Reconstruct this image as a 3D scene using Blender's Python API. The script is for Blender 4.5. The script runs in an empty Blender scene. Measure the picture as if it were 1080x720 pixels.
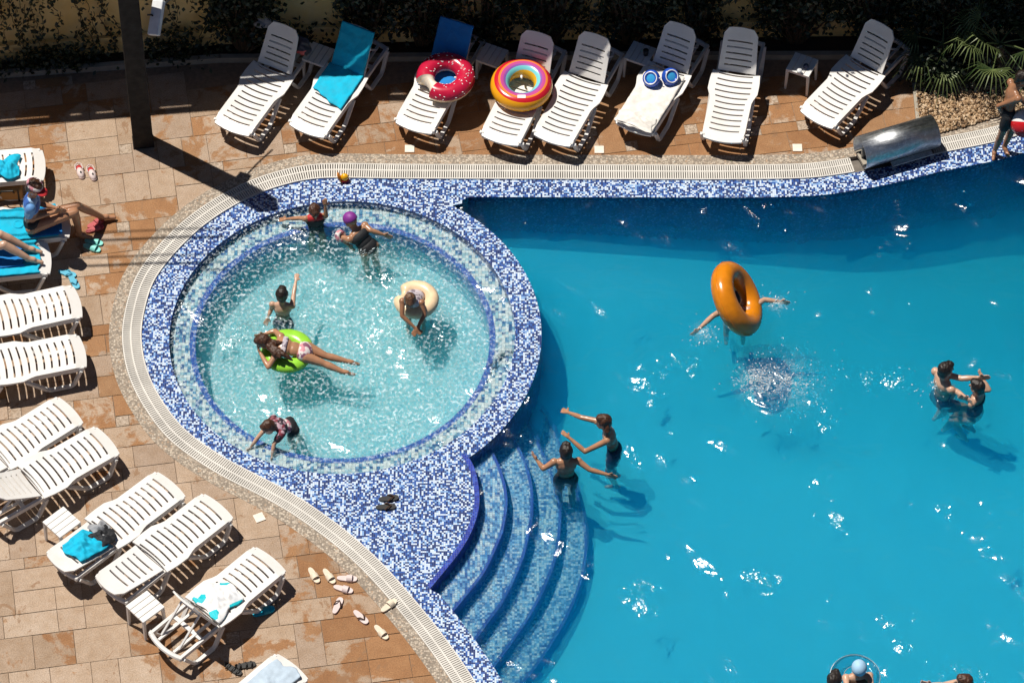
import bpy, bmesh, math, random
from mathutils import Vector, Matrix, noise
from mathutils.geometry import delaunay_2d_cdt
random.seed(7)
R = math.radians
scene = bpy.context.scene
col = scene.collection
V = Vector

# ------------------------------------------------------------------ camera
TH = R(52); DIST = 50.0; F = 4500.0
CAM = V((0, -DIST*math.cos(TH), DIST*math.sin(TH)))
FWD = V((0, math.cos(TH), -math.sin(TH))); UPV = V((0, math.sin(TH), math.cos(TH)))
def at(px, py, z=0.0):
    """ground point under a pixel of the photograph, at height z"""
    ray = FWD*F + V((1, 0, 0))*(px-540) + UPV*(360-py)
    t = (z-CAM.z)/ray.z
    return CAM + ray*t
cd = bpy.data.cameras.new('camera'); cam = bpy.data.objects.new('camera', cd); col.objects.link(cam)
cam.location = CAM; cam.rotation_euler = (R(90)-TH, 0, 0)
cd.sensor_width = 36; cd.lens = F/1080*36; cd.clip_start = 0.5; cd.clip_end = 3000
scene.camera = cam

# ------------------------------------------------------------------ light
SUN = V((-0.37, 0.235, 1.0)).normalized()
sd = bpy.data.lights.new('sun', 'SUN'); sd.energy = 4.7; sd.angle = R(0.5); sd.color = (1, .94, .85)
so = bpy.data.objects.new('sun', sd); so.rotation_euler = SUN.to_track_quat('Z', 'Y').to_euler(); so.location = (-8, 5, 30)
col.objects.link(so)
w = bpy.data.worlds.new('World'); scene.world = w; w.use_nodes = True
nt = w.node_tree; nt.nodes.clear()
sk = nt.nodes.new('ShaderNodeTexSky'); sk.sky_type = 'NISHITA'; sk.sun_disc = False; sk.air_density = .42; sk.dust_density = .1; sk.ozone_density = 1.0
sk.sun_elevation = math.asin(SUN.z); sk.sun_rotation = math.atan2(SUN.x, SUN.y)
bg = nt.nodes.new('ShaderNodeBackground'); bg.inputs[1].default_value = 0.05
ow = nt.nodes.new('ShaderNodeOutputWorld')
nt.links.new(sk.outputs[0], bg.inputs[0]); nt.links.new(bg.outputs[0], ow.inputs[0])
vs = scene.view_settings
vs.view_transform = 'Standard'; vs.look = 'None'; vs.exposure = 0.12; vs.gamma = 1; vs.use_curve_mapping = False
cy = scene.cycles
cy.max_bounces = 8; cy.transparent_max_bounces = 24; cy.diffuse_bounces = 3; cy.glossy_bounces = 3
cy.transmission_bounces = 8; cy.volume_bounces = 1; cy.caustics_reflective = False; cy.caustics_refractive = False
cy.use_denoising = True

# ------------------------------------------------------------------ node helpers
def newmat(name):
    m = bpy.data.materials.new(name); m.use_nodes = True
    t = m.node_tree; t.nodes.clear()
    out = t.nodes.new('ShaderNodeOutputMaterial')
    return m, t, out
class N:
    """tiny wrapper that keeps node building short"""
    def __init__(s, t): s.t = t
    def n(s, typ, **k):
        x = s.t.nodes.new('ShaderNode'+typ)
        for a, b in k.items(): setattr(x, a, b)
        return x
    def put(s, sock, v):
        if v is None: return
        if isinstance(v, bpy.types.NodeSocket): s.t.links.new(v, sock)
        else:
            if isinstance(v, (tuple, list)) and len(v) == 3 and sock.type == 'RGBA': v = (*v, 1)
            sock.default_value = v
    def math(s, op, a, b=None, c=None, clamp=False):
        x = s.n('Math', operation=op, use_clamp=clamp)
        s.put(x.inputs[0], a); s.put(x.inputs[1], b); s.put(x.inputs[2], c)
        return x.outputs[0]
    def vmath(s, op, a, b=None, scale=None):
        x = s.n('VectorMath', operation=op); s.put(x.inputs[0], a); s.put(x.inputs[1], b)
        if scale is not None: s.put(x.inputs['Scale'], scale)
        return x.outputs[0]
    def mix(s, f, a, b, typ='MIX'):
        x = s.n('Mix', data_type='RGBA', blend_type=typ)
        s.put(x.inputs[0], f); s.put(x.inputs[6], a); s.put(x.inputs[7], b)
        return x.outputs[2]
    def noise(s, vec, scale, detail=3, rough=.55, dist=0):
        x = s.n('TexNoise'); s.put(x.inputs['Vector'], vec); x.inputs['Scale'].default_value = scale
        x.inputs['Detail'].default_value = detail; x.inputs['Roughness'].default_value = rough
        x.inputs['Distortion'].default_value = dist
        return x
    def ramp(s, f, stops, interp='LINEAR'):
        x = s.n('ValToRGB'); s.put(x.inputs[0], f); e = x.color_ramp; e.interpolation = interp
        while len(e.elements) < len(stops): e.elements.new(.5)
        for el, (p, c) in zip(e.elements, stops):
            el.position = p; el.color = (*c, 1) if len(c) == 3 else c
        return x.outputs[0]
    def rng(s, v, a, b, c=0., d=1.):
        x = s.n('MapRange'); s.put(x.inputs[0], v)
        for i, q in enumerate((a, b, c, d)): s.put(x.inputs[i+1], q)
        return x.outputs[0]
    def pos(s): return s.n('NewGeometry').outputs['Position']
    def obj(s): return s.n('TexCoord').outputs['Object']
    def bump(s, h, strength=.3, dist=.01):
        x = s.n('Bump'); s.put(x.inputs['Height'], h); x.inputs['Strength'].default_value = strength
        x.inputs['Distance'].default_value = dist
        return x.outputs[0]
    def bsdf(s, color, rough=.5, normal=None, metal=0, spec=.5, **k):
        x = s.n('BsdfPrincipled'); s.put(x.inputs['Base Color'], color); s.put(x.inputs['Roughness'], rough)
        s.put(x.inputs['Metallic'], metal); s.put(x.inputs['Specular IOR Level'], spec)
        if normal is not None: s.put(x.inputs['Normal'], normal)
        for a, b in k.items(): s.put(x.inputs[a], b)
        return x.outputs[0]

def mat(name, c, rough=.5, var=.12, scale=12, bump=0, bscale=60, metal=0, spec=.5, **k):
    m, t, out = newmat(name); g = N(t); p = g.obj()
    n1 = g.noise(p, scale, 4)
    a = tuple(min(1, x*(1+var)) for x in c); b = tuple(x*(1-var) for x in c)
    colr = g.mix(g.rng(n1.outputs[0], .3, .7), b, a)
    nrm = g.bump(g.noise(p, bscale, 3).outputs[0], bump, .01) if bump else None
    rr = g.rng(n1.outputs[0], .3, .7, max(.03, rough*.85), min(1, rough*1.15))
    t.links.new(g.bsdf(colr, rr, nrm, metal, spec, **k), out.inputs[0])
    return m

def mosaic(name, cols, size=.0215, grout=(.16, .2, .3), gw=.08, rough=.3, rot=0):
    m, t, out = newmat(name); g = N(t)
    p = g.pos()
    if rot:
        vr = g.n('VectorRotate'); vr.rotation_type = 'Z_AXIS'; g.put(vr.inputs['Vector'], p); vr.inputs['Angle'].default_value = rot; p = vr.outputs[0]
    sc_ = g.vmath('ADD', g.vmath('SCALE', p, scale=1/size), (.013, .017, .37))
    fl = g.vmath('FLOOR', sc_); fr = g.vmath('FRACTION', sc_)
    wn = g.n('TexWhiteNoise', noise_dimensions='3D'); g.put(wn.inputs['Vector'], fl)
    c = g.ramp(wn.outputs['Value'], cols, 'CONSTANT')
    wn2 = g.n('TexWhiteNoise', noise_dimensions='3D'); g.put(wn2.inputs['Vector'], g.vmath('ADD', fl, (17.3, 5.1, 2.2)))
    c = g.mix(g.rng(wn2.outputs['Value'], 0, 1, 0, .35), c, g.mix(1., c, (.55, .6, .7), 'MULTIPLY'))
    sx = g.n('SeparateXYZ'); g.put(sx.inputs[0], fr)
    ge = g.n('NewGeometry'); sn = g.n('SeparateXYZ'); g.put(sn.inputs[0], ge.outputs['True Normal'])
    ex = g.math('LESS_THAN', g.math('MINIMUM', sx.outputs[0], sx.outputs[1]), gw)
    ez = g.math('LESS_THAN', sx.outputs[2], gw)
    up = g.math('GREATER_THAN', sn.outputs[2], .7)
    ed = g.math('ADD', g.math('MULTIPLY', ex, up), g.math('MULTIPLY', ez, g.math('SUBTRACT', 1., up)), clamp=True)
    c = g.mix(ed, c, grout)
    dirt = g.noise(g.pos(), 1.3, 4)
    c = g.mix(g.rng(dirt.outputs[0], .45, .75, 0, .25), c, g.mix(1., c, (.75, .8, .85), 'MULTIPLY'))
    t.links.new(g.bsdf(c, rough), out.inputs[0])
    return m

M = {}
NAVY, BLUE, LIGHT, PALE = (.008, .026, .14), (.022, .095, .38), (.24, .43, .74), (.66, .77, .90)
M['mosaic'] = mosaic('pool_mosaic', [(0, NAVY), (.33, BLUE), (.55, LIGHT), (.67, PALE)])
M['mosaic_wet'] = mosaic('wet_mosaic', [(0, (.03, .12, .34)), (.16, (.10, .32, .55)), (.32, (.40, .66, .76)), (.55, (.80, .90, .90))], size=.04)
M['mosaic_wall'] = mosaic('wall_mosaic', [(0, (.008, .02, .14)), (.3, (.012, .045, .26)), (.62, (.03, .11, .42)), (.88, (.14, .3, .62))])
M['mosaic_tread'] = mosaic('tread_mosaic', [(0, (.03, .12, .42)), (.2, (.08, .30, .68)), (.42, (.32, .66, .95)), (.72, (.74, .91, 1.0))], size=.028)
M['mosaic_round'] = mosaic('round_floor_mosaic', [(0, (.34, .76, .92)), (.14, (.48, .83, .95)), (.42, (.60, .88, .96)), (.74, (.84, .94, .97))], size=.024, grout=(.6, .8, .86))
M['mosaic_low'] = mosaic('low_wall_mosaic', [(0, (.05, .2, .5)), (.3, (.12, .42, .62)), (.7, (.4, .65, .75))], size=.035)
M['nosing_wet'] = mosaic('wet_nosing_mosaic', [(0, (.02, .08, .48)), (.5, (.035, .13, .56)), (.85, (.07, .24, .66))], size=.025)
M['nosing'] = mosaic('nosing_mosaic', [(0, (.012, .03, .3)), (.5, (.02, .05, .42)), (.85, (.04, .1, .5))], size=.025)
def floor_mat():
    m, t, out = newmat('pool_floor_finish'); g = N(t); p = g.pos()
    n1 = g.noise(p, .35, 4, .6); n2 = g.noise(p, 5, 3)
    c = g.mix(g.rng(n1.outputs[0], .35, .65), (.035, .65, .94), (.05, .69, .95))
    c = g.mix(g.rng(n2.outputs[0], .5, .8, 0, .25), c, (.10, .74, .94))
    t.links.new(g.bsdf(c, .5), out.inputs[0]); return m
M['floor'] = floor_mat()
def resin(name, c):
    m, t, out = newmat(name); g = N(t); p = g.obj(); oi = g.n('ObjectInfo')
    q = g.vmath('ADD', p, g.vmath('SCALE', g.n('TexCoord').outputs['Normal'], scale=0.)); r3 = g.n('CombineXYZ')
    for i in range(3): g.put(r3.inputs[i], g.math('MULTIPLY', oi.outputs['Random'], 37.+11*i))
    q = g.vmath('ADD', p, r3.outputs[0])
    n1 = g.noise(q, 3.2, 5, .65); n2 = g.noise(g.vmath('MULTIPLY', q, (1, 6, 1)), 8, 4, .7)
    cc = g.mix(g.rng(n1.outputs[0], .5, .75, 0, .55), c, (.66, .62, .55))
    cc = g.mix(g.rng(n2.outputs[0], .62, .75, 0, .45), cc, (.52, .48, .42))
    t.links.new(g.bsdf(cc, g.rng(n2.outputs[0], .3, .7, .3, .55), g.bump(g.noise(p, 60, 3).outputs[0], .06, .005)), out.inputs[0]); return m
M['white'] = resin('white_resin', (.78, .76, .735))
M['white_part'] = mat('white_resin_frame', (.70, .685, .665), .42, .05, 5)
M['grate'] = mat('overflow_grate_plastic', (.66, .63, .58), .5, .12, 3)
M['dark_channel'] = mat('channel_concrete', (.16, .14, .12), .8, .3)
def paving():
    m, t, out = newmat('stone_paving'); g = N(t); p = g.pos()
    a = g.n('Attribute'); a.attribute_name = 'stone'; s = g.n('SeparateColor'); g.put(s.inputs[0], a.outputs['Color'])
    base = g.ramp(s.outputs[0], [(0, (.39, .28, .195)), (.25, (.49, .365, .265)), (.5, (.55, .42, .315)), (.75, (.43, .32, .24)), (1, (.58, .455, .35))])
    oran = g.ramp(s.outputs[0], [(0, (.34, .165, .065)), (.5, (.41, .205, .085)), (1, (.38, .21, .10))])
    sm_n = g.noise(p, 30, 4, .7)
    small = g.mix(g.rng(sm_n.outputs[0], .38, .62), (.34, .26, .19), (.66, .55, .45))
    # worn patches of the orange surface skin, their edges follow the stone's own blotches
    n1 = g.noise(p, 1.5, 6, .62, .6); n2 = g.noise(p, 9, 5, .65)
    h = g.math('ADD', g.math('MULTIPLY', n1.outputs[0], 1.0), g.math('MULTIPLY', n2.outputs[0], .28))
    thr = g.math('SUBTRACT', .92, g.math('MULTIPLY', s.outputs[2], .5))
    msk = g.rng(g.math('SUBTRACT', h, thr), -.02, .04)
    c = g.mix(msk, base, oran)
    c = g.mix(s.outputs[1], c, small)
    sp = g.noise(p, 70, 3, .7); sp2 = g.noise(p, 26, 4, .7)
    c = g.mix(g.rng(sp.outputs[0], .35, .75), c, g.mix(1., c, (.52, .49, .45), 'MULTIPLY'))
    c = g.mix(g.rng(sp2.outputs[0], .5, .75, 0, .6), c, g.mix(1., c, (1.35, 1.32, 1.3), 'MULTIPLY'))
    st = g.noise(p, 3.1, 6, .7, 1.6)
    c = g.mix(g.rng(st.outputs[0], .60, .63, 0, .75), c, (.27, .15, .075))
    mo = g.noise(p, 6.5, 5, .7)
    c = g.mix(g.rng(mo.outputs[0], .35, .68, 0, .8), c, g.mix(1., c, (.76, .68, .58), 'MULTIPLY'))
    nr = g.bump(g.math('ADD', sp2.outputs[0], g.math('MULTIPLY', sp.outputs[0], .5)), .5, .008)
    t.links.new(g.bsdf(c, .75, nr), out.inputs[0]); return m
M['paving'] = paving()
M['mortar'] = mat('paving_mortar', (.25, .17, .115), .9, .25, 20)
def pebble():
    m, t, out = newmat('washed_pebble'); g = N(t); p = g.pos()
    v = g.n('TexVoronoi'); g.put(v.inputs['Vector'], p); v.inputs['Scale'].default_value = 46
    s = g.n('SeparateColor'); g.put(s.inputs[0], v.outputs['Color'])
    c = g.ramp(s.outputs[0], [(0, (.19, .15, .115)), (.3, (.36, .29, .22)), (.55, (.46, .385, .30)), (.8, (.60, .52, .42)), (1, (.40, .26, .16))])
    c = g.mix(g.rng(v.outputs['Distance'], .35, .75), c, (.22, .18, .14))
    t.links.new(g.bsdf(c, .7, g.bump(v.outputs['Distance'], -.5, .01)), out.inputs[0]); return m
M['pebble'] = pebble()

RIP = []
def water(name, absorb, dens, foam=0., ripple=1., refr=.35, sdens=.2, scol=(.12, .7, .9), grough=.105, fineamp=.0215, burst=()):
    m, t, out = newmat(name); g = N(t); p = g.pos()
    big = g.noise(p, .9, 2, .5, .4); mid = g.noise(p, 4.2, 3, .55, .6); fine = g.noise(p, 18, 2, .5, .5)
    patch = g.rng(g.noise(p, .75, 3, .6).outputs[0], .555, .77, .09, 1.)
    h = g.math('ADD', g.math('MULTIPLY', big.outputs[0], .32), g.math('MULTIPLY', g.math('MULTIPLY', mid.outputs[0], .115*ripple), patch))
    h = g.math('ADD', h, g.math('MULTIPLY', g.math('MULTIPLY', fine.outputs[0], fineamp*ripple), patch))
    for cx, cyy, amp, rad, lam in RIP:        # rings of waves running out from the bathers
        d = g.vmath('SUBTRACT', p, (cx, cyy, 0)); d = g.vmath('MULTIPLY', d, (1, 1, 0))
        ln = g.n('VectorMath', operation='LENGTH'); g.put(ln.inputs[0], d); r_ = g.math('ADD', ln.outputs['Value'], g.math('MULTIPLY', mid.outputs[0], .12))
        e = g.math('EXPONENT', g.math('MULTIPLY', g.math('POWER', g.math('DIVIDE', r_, rad), 2.), -1.))
        h = g.math('ADD', h, g.math('MULTIPLY', g.math('MULTIPLY', g.math('SINE', g.math('MULTIPLY', r_, 6.283/lam)), e), amp))
    nr = g.n('Bump'); g.put(nr.inputs['Height'], h); nr.inputs['Strength'].default_value = 1; nr.inputs['Distance'].default_value = 1
    nr = nr.outputs[0]
    tr = g.n('BsdfTransparent'); tr.inputs[0].default_value = (1, 1, 1, 1)
    rf = g.n('BsdfRefraction'); rf.inputs['IOR'].default_value = 1.2; rf.inputs['Roughness'].default_value = 0.0; g.put(rf.inputs['Normal'], nr)
    body = g.n('MixShader'); body.inputs[0].default_value = refr
    t.links.new(tr.outputs[0], body.inputs[1]); t.links.new(rf.outputs[0], body.inputs[2])
    cur = body.outputs[0]
    if foam:
        d = g.n('BsdfDiffuse'); d.inputs[0].default_value = (.76, .87, .93, 1)
        f1 = g.noise(p, 2.2, 6, .7, 1.); f2 = g.noise(p, 24, 3, .6, .5)
        ff = g.math('MULTIPLY', g.rng(f1.outputs[0], .36, .66, .25, 1.), g.rng(f2.outputs[0], .5, .66))
        ff = g.math('MULTIPLY', ff, foam, clamp=True)
        x = g.n('MixShader'); g.put(x.inputs[0], ff); t.links.new(cur, x.inputs[1]); t.links.new(d.outputs[0], x.inputs[2]); cur = x.outputs[0]
    for cx, cyy, rad, k in burst:         # white water where something has just splashed
        d_ = g.vmath('MULTIPLY', g.vmath('SUBTRACT', p, (cx, cyy, 0)), (1, 1, 0)); ln = g.n('VectorMath', operation='LENGTH'); g.put(ln.inputs[0], d_)
        f3 = g.noise(p, 13, 6, .75, 1.5)
        ff = g.math('MULTIPLY', g.rng(f3.outputs[0], .45, .62), g.math('EXPONENT', g.math('MULTIPLY', g.math('POWER', g.math('DIVIDE', ln.outputs['Value'], rad), 2.), -1.)))
        ff = g.math('MULTIPLY', ff, k, clamp=True); d2 = g.n('BsdfDiffuse'); d2.inputs[0].default_value = (.82, .88, .9, 1)
        x = g.n('MixShader'); g.put(x.inputs[0], ff); t.links.new(cur, x.inputs[1]); t.links.new(d2.outputs[0], x.inputs[2]); cur = x.outputs[0]
    gl = g.n('BsdfGlossy'); gl.inputs['Roughness'].default_value = grough; g.put(gl.inputs['Normal'], nr)
    fr = g.n('Fresnel'); fr.inputs[0].default_value = 1.33; g.put(fr.inputs['Normal'], nr)
    x = g.n('MixShader'); t.links.new(fr.outputs[0], x.inputs[0]); t.links.new(cur, x.inputs[1]); t.links.new(gl.outputs[0], x.inputs[2])
    t.links.new(x.outputs[0], out.inputs['Surface'])
    va = g.n('VolumeAbsorption'); va.inputs['Color'].default_value = (*absorb, 1); va.inputs['Density'].default_value = dens
    vsn = g.n('VolumeScatter'); vsn.inputs['Color'].default_value = (*scol, 1); vsn.inputs['Density'].default_value = sdens; vsn.inputs['Anisotropy'].default_value = .3
    ad = g.n('AddShader'); t.links.new(va.outputs[0], ad.inputs[0]); t.links.new(vsn.outputs[0], ad.inputs[1])
    t.links.new(ad.outputs[0], out.inputs['Volume'])
    return m
RIP += [(*at(812, 402).to_2d(), .006, .42, .11), (*at(780, 325).to_2d(), .004, .5, .13), (*at(1010, 420).to_2d(), .004, .42, .12),
        (*at(632, 468).to_2d(), .004, .36, .11), (*at(600, 500).to_2d(), .004, .36, .11), (*at(898, 722).to_2d(), .004, .4, .12), (*at(1012, 724).to_2d(), .004, .36, .12)]
M['water'] = water('pool_water', (.0, .715, 1.0), .72, ripple=.95, refr=.33, sdens=.66, scol=(.006, .50, 1.0), burst=[(*at(800, 401).to_2d(), .16, .75), (*at(826, 400).to_2d(), .30, .3), (*at(742, 348).to_2d(), .10, .4), (*at(820, 318).to_2d(), .09, .4)])
RIP.clear()
M['water_round'] = water('churned_water', (.08, .925, 1.0), .75, foam=.7, ripple=1.6, refr=.28, sdens=.8, scol=(.18, .88, 1.0))

def skin(name, c):
    m, t, out = newmat(name); g = N(t); p = g.obj()
    n1 = g.noise(p, 9, 4)
    cc = g.mix(g.rng(n1.outputs[0], .3, .7), tuple(x*.86 for x in c), tuple(min(1, x*1.1) for x in c))
    t.links.new(g.bsdf(cc, .27, g.bump(g.noise(p, 90, 2).outputs[0], .1, .004)), out.inputs[0]); return m
M['skin_tan'] = skin('tanned_skin', (.43, .22, .125)); M['skin_light'] = skin('light_skin', (.58, .36, .25)); M['skin_dark'] = skin('dark_tan_skin', (.34, .165, .09))
def hairmat(name, c, c2):
    m, t, out = newmat(name); g = N(t); p = g.obj()
    wv = g.noise(g.vmath('MULTIPLY', p, (60, 60, 9)), 2.0, 3)
    cc = g.mix(g.rng(wv.outputs[0], .45, .68), c, c2)
    t.links.new(g.bsdf(cc, .4, g.bump(wv.outputs[0], .5, .01)), out.inputs[0]); return m
M['hair_dark'] = hairmat('dark_wet_hair', (.012, .008, .006), (.035, .02, .014))
M['hair_brown'] = hairmat('brown_wet_hair', (.04, .016, .008), (.13, .05, .022))
M['hair_streak'] = hairmat('streaked_hair', (.03, .012, .009), (.33, .17, .085))
for nm, c, r_ in [('eye', (.02, .015, .01), .2), ('lip', (.36, .12, .09), .5), ('black_cloth', (.012, .013, .016), .7), ('navy_cloth', (.012, .02, .06), .7),
                  ('purple', (.22, .03, .26), .5), ('red_cloth', (.5, .02, .025), .6), ('cap_blue', (.36, .58, .78), .6), ('white_cloth', (.78, .74, .69), .8),
                  ('turq', (.0, .44, .66), .85), ('sky_towel', (.01, .20, .56), .85), ('grey_cloth', (.30, .31, .33), .8), ('pale_blue', (.46, .56, .66), .85),
                  ('orange_vinyl', (.66, .215, .008), .22), ('yellow_vinyl', (.80, .40, .01), .22), ('cream_vinyl', (.82, .62, .40), .3), ('lime_vinyl', (.30, .66, .05), .25),
                  ('crimson_vinyl', (.52, .012, .05), .25), ('bite_cream', (.78, .68, .56), .4), ('white_vinyl', (.85, .85, .85), .3), ('blue_vinyl', (.02, .08, .45), .25),
                  ('aqua_vinyl', (.05, .35, .7), .15), ('black_rubber', (.012, .012, .012), .5), ('cream_rubber', (.74, .64, .50), .6), ('pink_white', (.70, .58, .56), .6),
                  ('mint_rubber', (.22, .66, .60), .5), ('blue_rubber', (.10, .45, .62), .5), ('red_rubber', (.48, .09, .10), .5), ('teal_rubber', (.0, .3, .42), .5),
                  ('wicker', (.42, .22, .07), .7), ('dark_post', (.007, .005, .004), .8), ('lamp_white', (.7, .72, .74), .4), ('brown_leather', (.08, .04, .02), .6),
                  ('kerb', (.36, .32, .26), .8), ('plate', (.78, .72, .62), .5), ('soil', (.05, .035, .022), .95), ('cable', (.01, .01, .01), .6), ('stem', (.07, .045, .025), .9)]:
    M[nm] = mat(nm, c, r_, .12 if 'cloth' not in nm else .18, 9, .25 if r_ > .65 else 0, 45)
def floral(name, a, b, c, scale=28):
    m, t, out = newmat(name); g = N(t); p = g.obj()
    v = g.n('TexVoronoi'); g.put(v.inputs['Vector'], p); v.inputs['Scale'].default_value = scale
    s = g.n('SeparateColor'); g.put(s.inputs[0], v.outputs['Color'])
    t.links.new(g.bsdf(g.ramp(s.outputs[0], [(0, a), (.45, b), (.75, c)], 'CONSTANT'), .6), out.inputs[0]); return m
M['floral_pink'] = floral('floral_fabric', (.72, .66, .64), (.62, .25, .3), (.25, .1, .16))
M['floral_dark'] = floral('dark_patterned_fabric', (.03, .02, .03), (.2, .03, .05), (.45, .3, .36))
M['floral_grey'] = floral('grey_patterned_fabric', (.5, .45, .5), (.2, .16, .2), (.62, .55, .58))
M['shirt_blue'] = floral('blue_shirt_fabric', (.12, .30, .62), (.3, .5, .75), (.04, .13, .45), 9)
M['turq_white'] = floral('turquoise_white_fabric', (.78, .78, .78), (.74, .76, .78), (.0, .5, .58), 9)
M['stripe_dark'] = floral('dark_striped_fabric', (.02, .02, .03), (.03, .03, .05), (.5, .08, .08), 14)
def rainbow():
    m, t, out = newmat('rainbow_vinyl'); g = N(t); p = g.obj(); s = g.n('SeparateXYZ'); g.put(s.inputs[0], p)
    r_ = g.math('SQRT', g.math('ADD', g.math('MULTIPLY', s.outputs[0], s.outputs[0]), g.math('MULTIPLY', s.outputs[1], s.outputs[1])))
    an = g.math('ARCTAN2', s.outputs[1], s.outputs[0])
    f = g.math('ADD', g.rng(r_, .15, .40), g.math('MULTIPLY', g.math('COSINE', g.math('SUBTRACT', an, .6)), -.09))
    c = g.ramp(f, [(0, (.80, .42, .02)), (.06, (.20, .62, .66)), (.24, (.30, .10, .42)), (.34, (.55, .08, .30)), (.5, (.80, .25, .04)), (.60, (.58, .015, .03)), (.8, (.82, .36, .01))], 'CONSTANT')
    t.links.new(g.bsdf(c, .22), out.inputs[0]); return m
M['rainbow'] = rainbow()
def ballmat():
    m, t, out = newmat('beach_ball_vinyl'); g = N(t); p = g.obj(); s = g.n('SeparateXYZ'); g.put(s.inputs[0], p)
    c = g.mix(g.math('GREATER_THAN', s.outputs[2], .015), (.62, .015, .02), (.82, .80, .78))
    t.links.new(g.bsdf(c, .25), out.inputs[0]); return m
M['ball'] = ballmat()
def steelmat():
    m, t, out = newmat('brushed_steel'); g = N(t); p = g.obj()
    n1 = g.noise(g.vmath('MULTIPLY', p, (2, 30, 30)), 3, 4); n2 = g.noise(p, 22, 5, .75)
    c = g.mix(g.rng(n2.outputs[0], .45, .7), (.42, .44, .46), (.68, .70, .72))
    t.links.new(g.bsdf(c, g.rng(n1.outputs[0], .3, .7, .30, .48), g.bump(n1.outputs[0], .15, .005), 1.0), out.inputs[0]); return m
M['steel'] = steelmat()
def plaster():
    m, t, out = newmat('yellow_plaster'); g = N(t); p = g.pos()
    n1 = g.noise(p, 2.2, 6, .65); n2 = g.noise(g.vmath('MULTIPLY', p, (3, 3, .5)), 1.4, 4)
    c = g.mix(g.rng(n1.outputs[0], .35, .7), (.78, .55, .20), (.85, .66, .32))
    c = g.mix(g.rng(n2.outputs[0], .55, .75, 0, .5), c, (.5, .38, .22))
    t.links.new(g.bsdf(c, .9, g.bump(g.noise(p, 40, 3).outputs[0], .3, .01)), out.inputs[0]); return m
M['plaster'] = plaster()
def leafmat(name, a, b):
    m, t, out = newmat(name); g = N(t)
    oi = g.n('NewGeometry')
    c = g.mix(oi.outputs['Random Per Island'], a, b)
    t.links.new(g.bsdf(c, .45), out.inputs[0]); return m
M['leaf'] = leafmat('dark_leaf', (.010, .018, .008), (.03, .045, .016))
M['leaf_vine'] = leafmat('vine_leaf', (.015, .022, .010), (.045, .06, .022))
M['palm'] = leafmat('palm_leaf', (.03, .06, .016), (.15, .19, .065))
def gravmat():
    m, t, out = newmat('gravel_stone'); g = N(t); oi = g.n('NewGeometry')
    c = g.ramp(oi.outputs['Random Per Island'], [(0, (.07, .04, .02)), (.3, (.27, .16, .08)), (.65, (.46, .31, .17)), (1, (.62, .48, .33))])
    t.links.new(g.bsdf(c, .7), out.inputs[0]); return m
M['gravel'] = gravmat()

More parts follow.
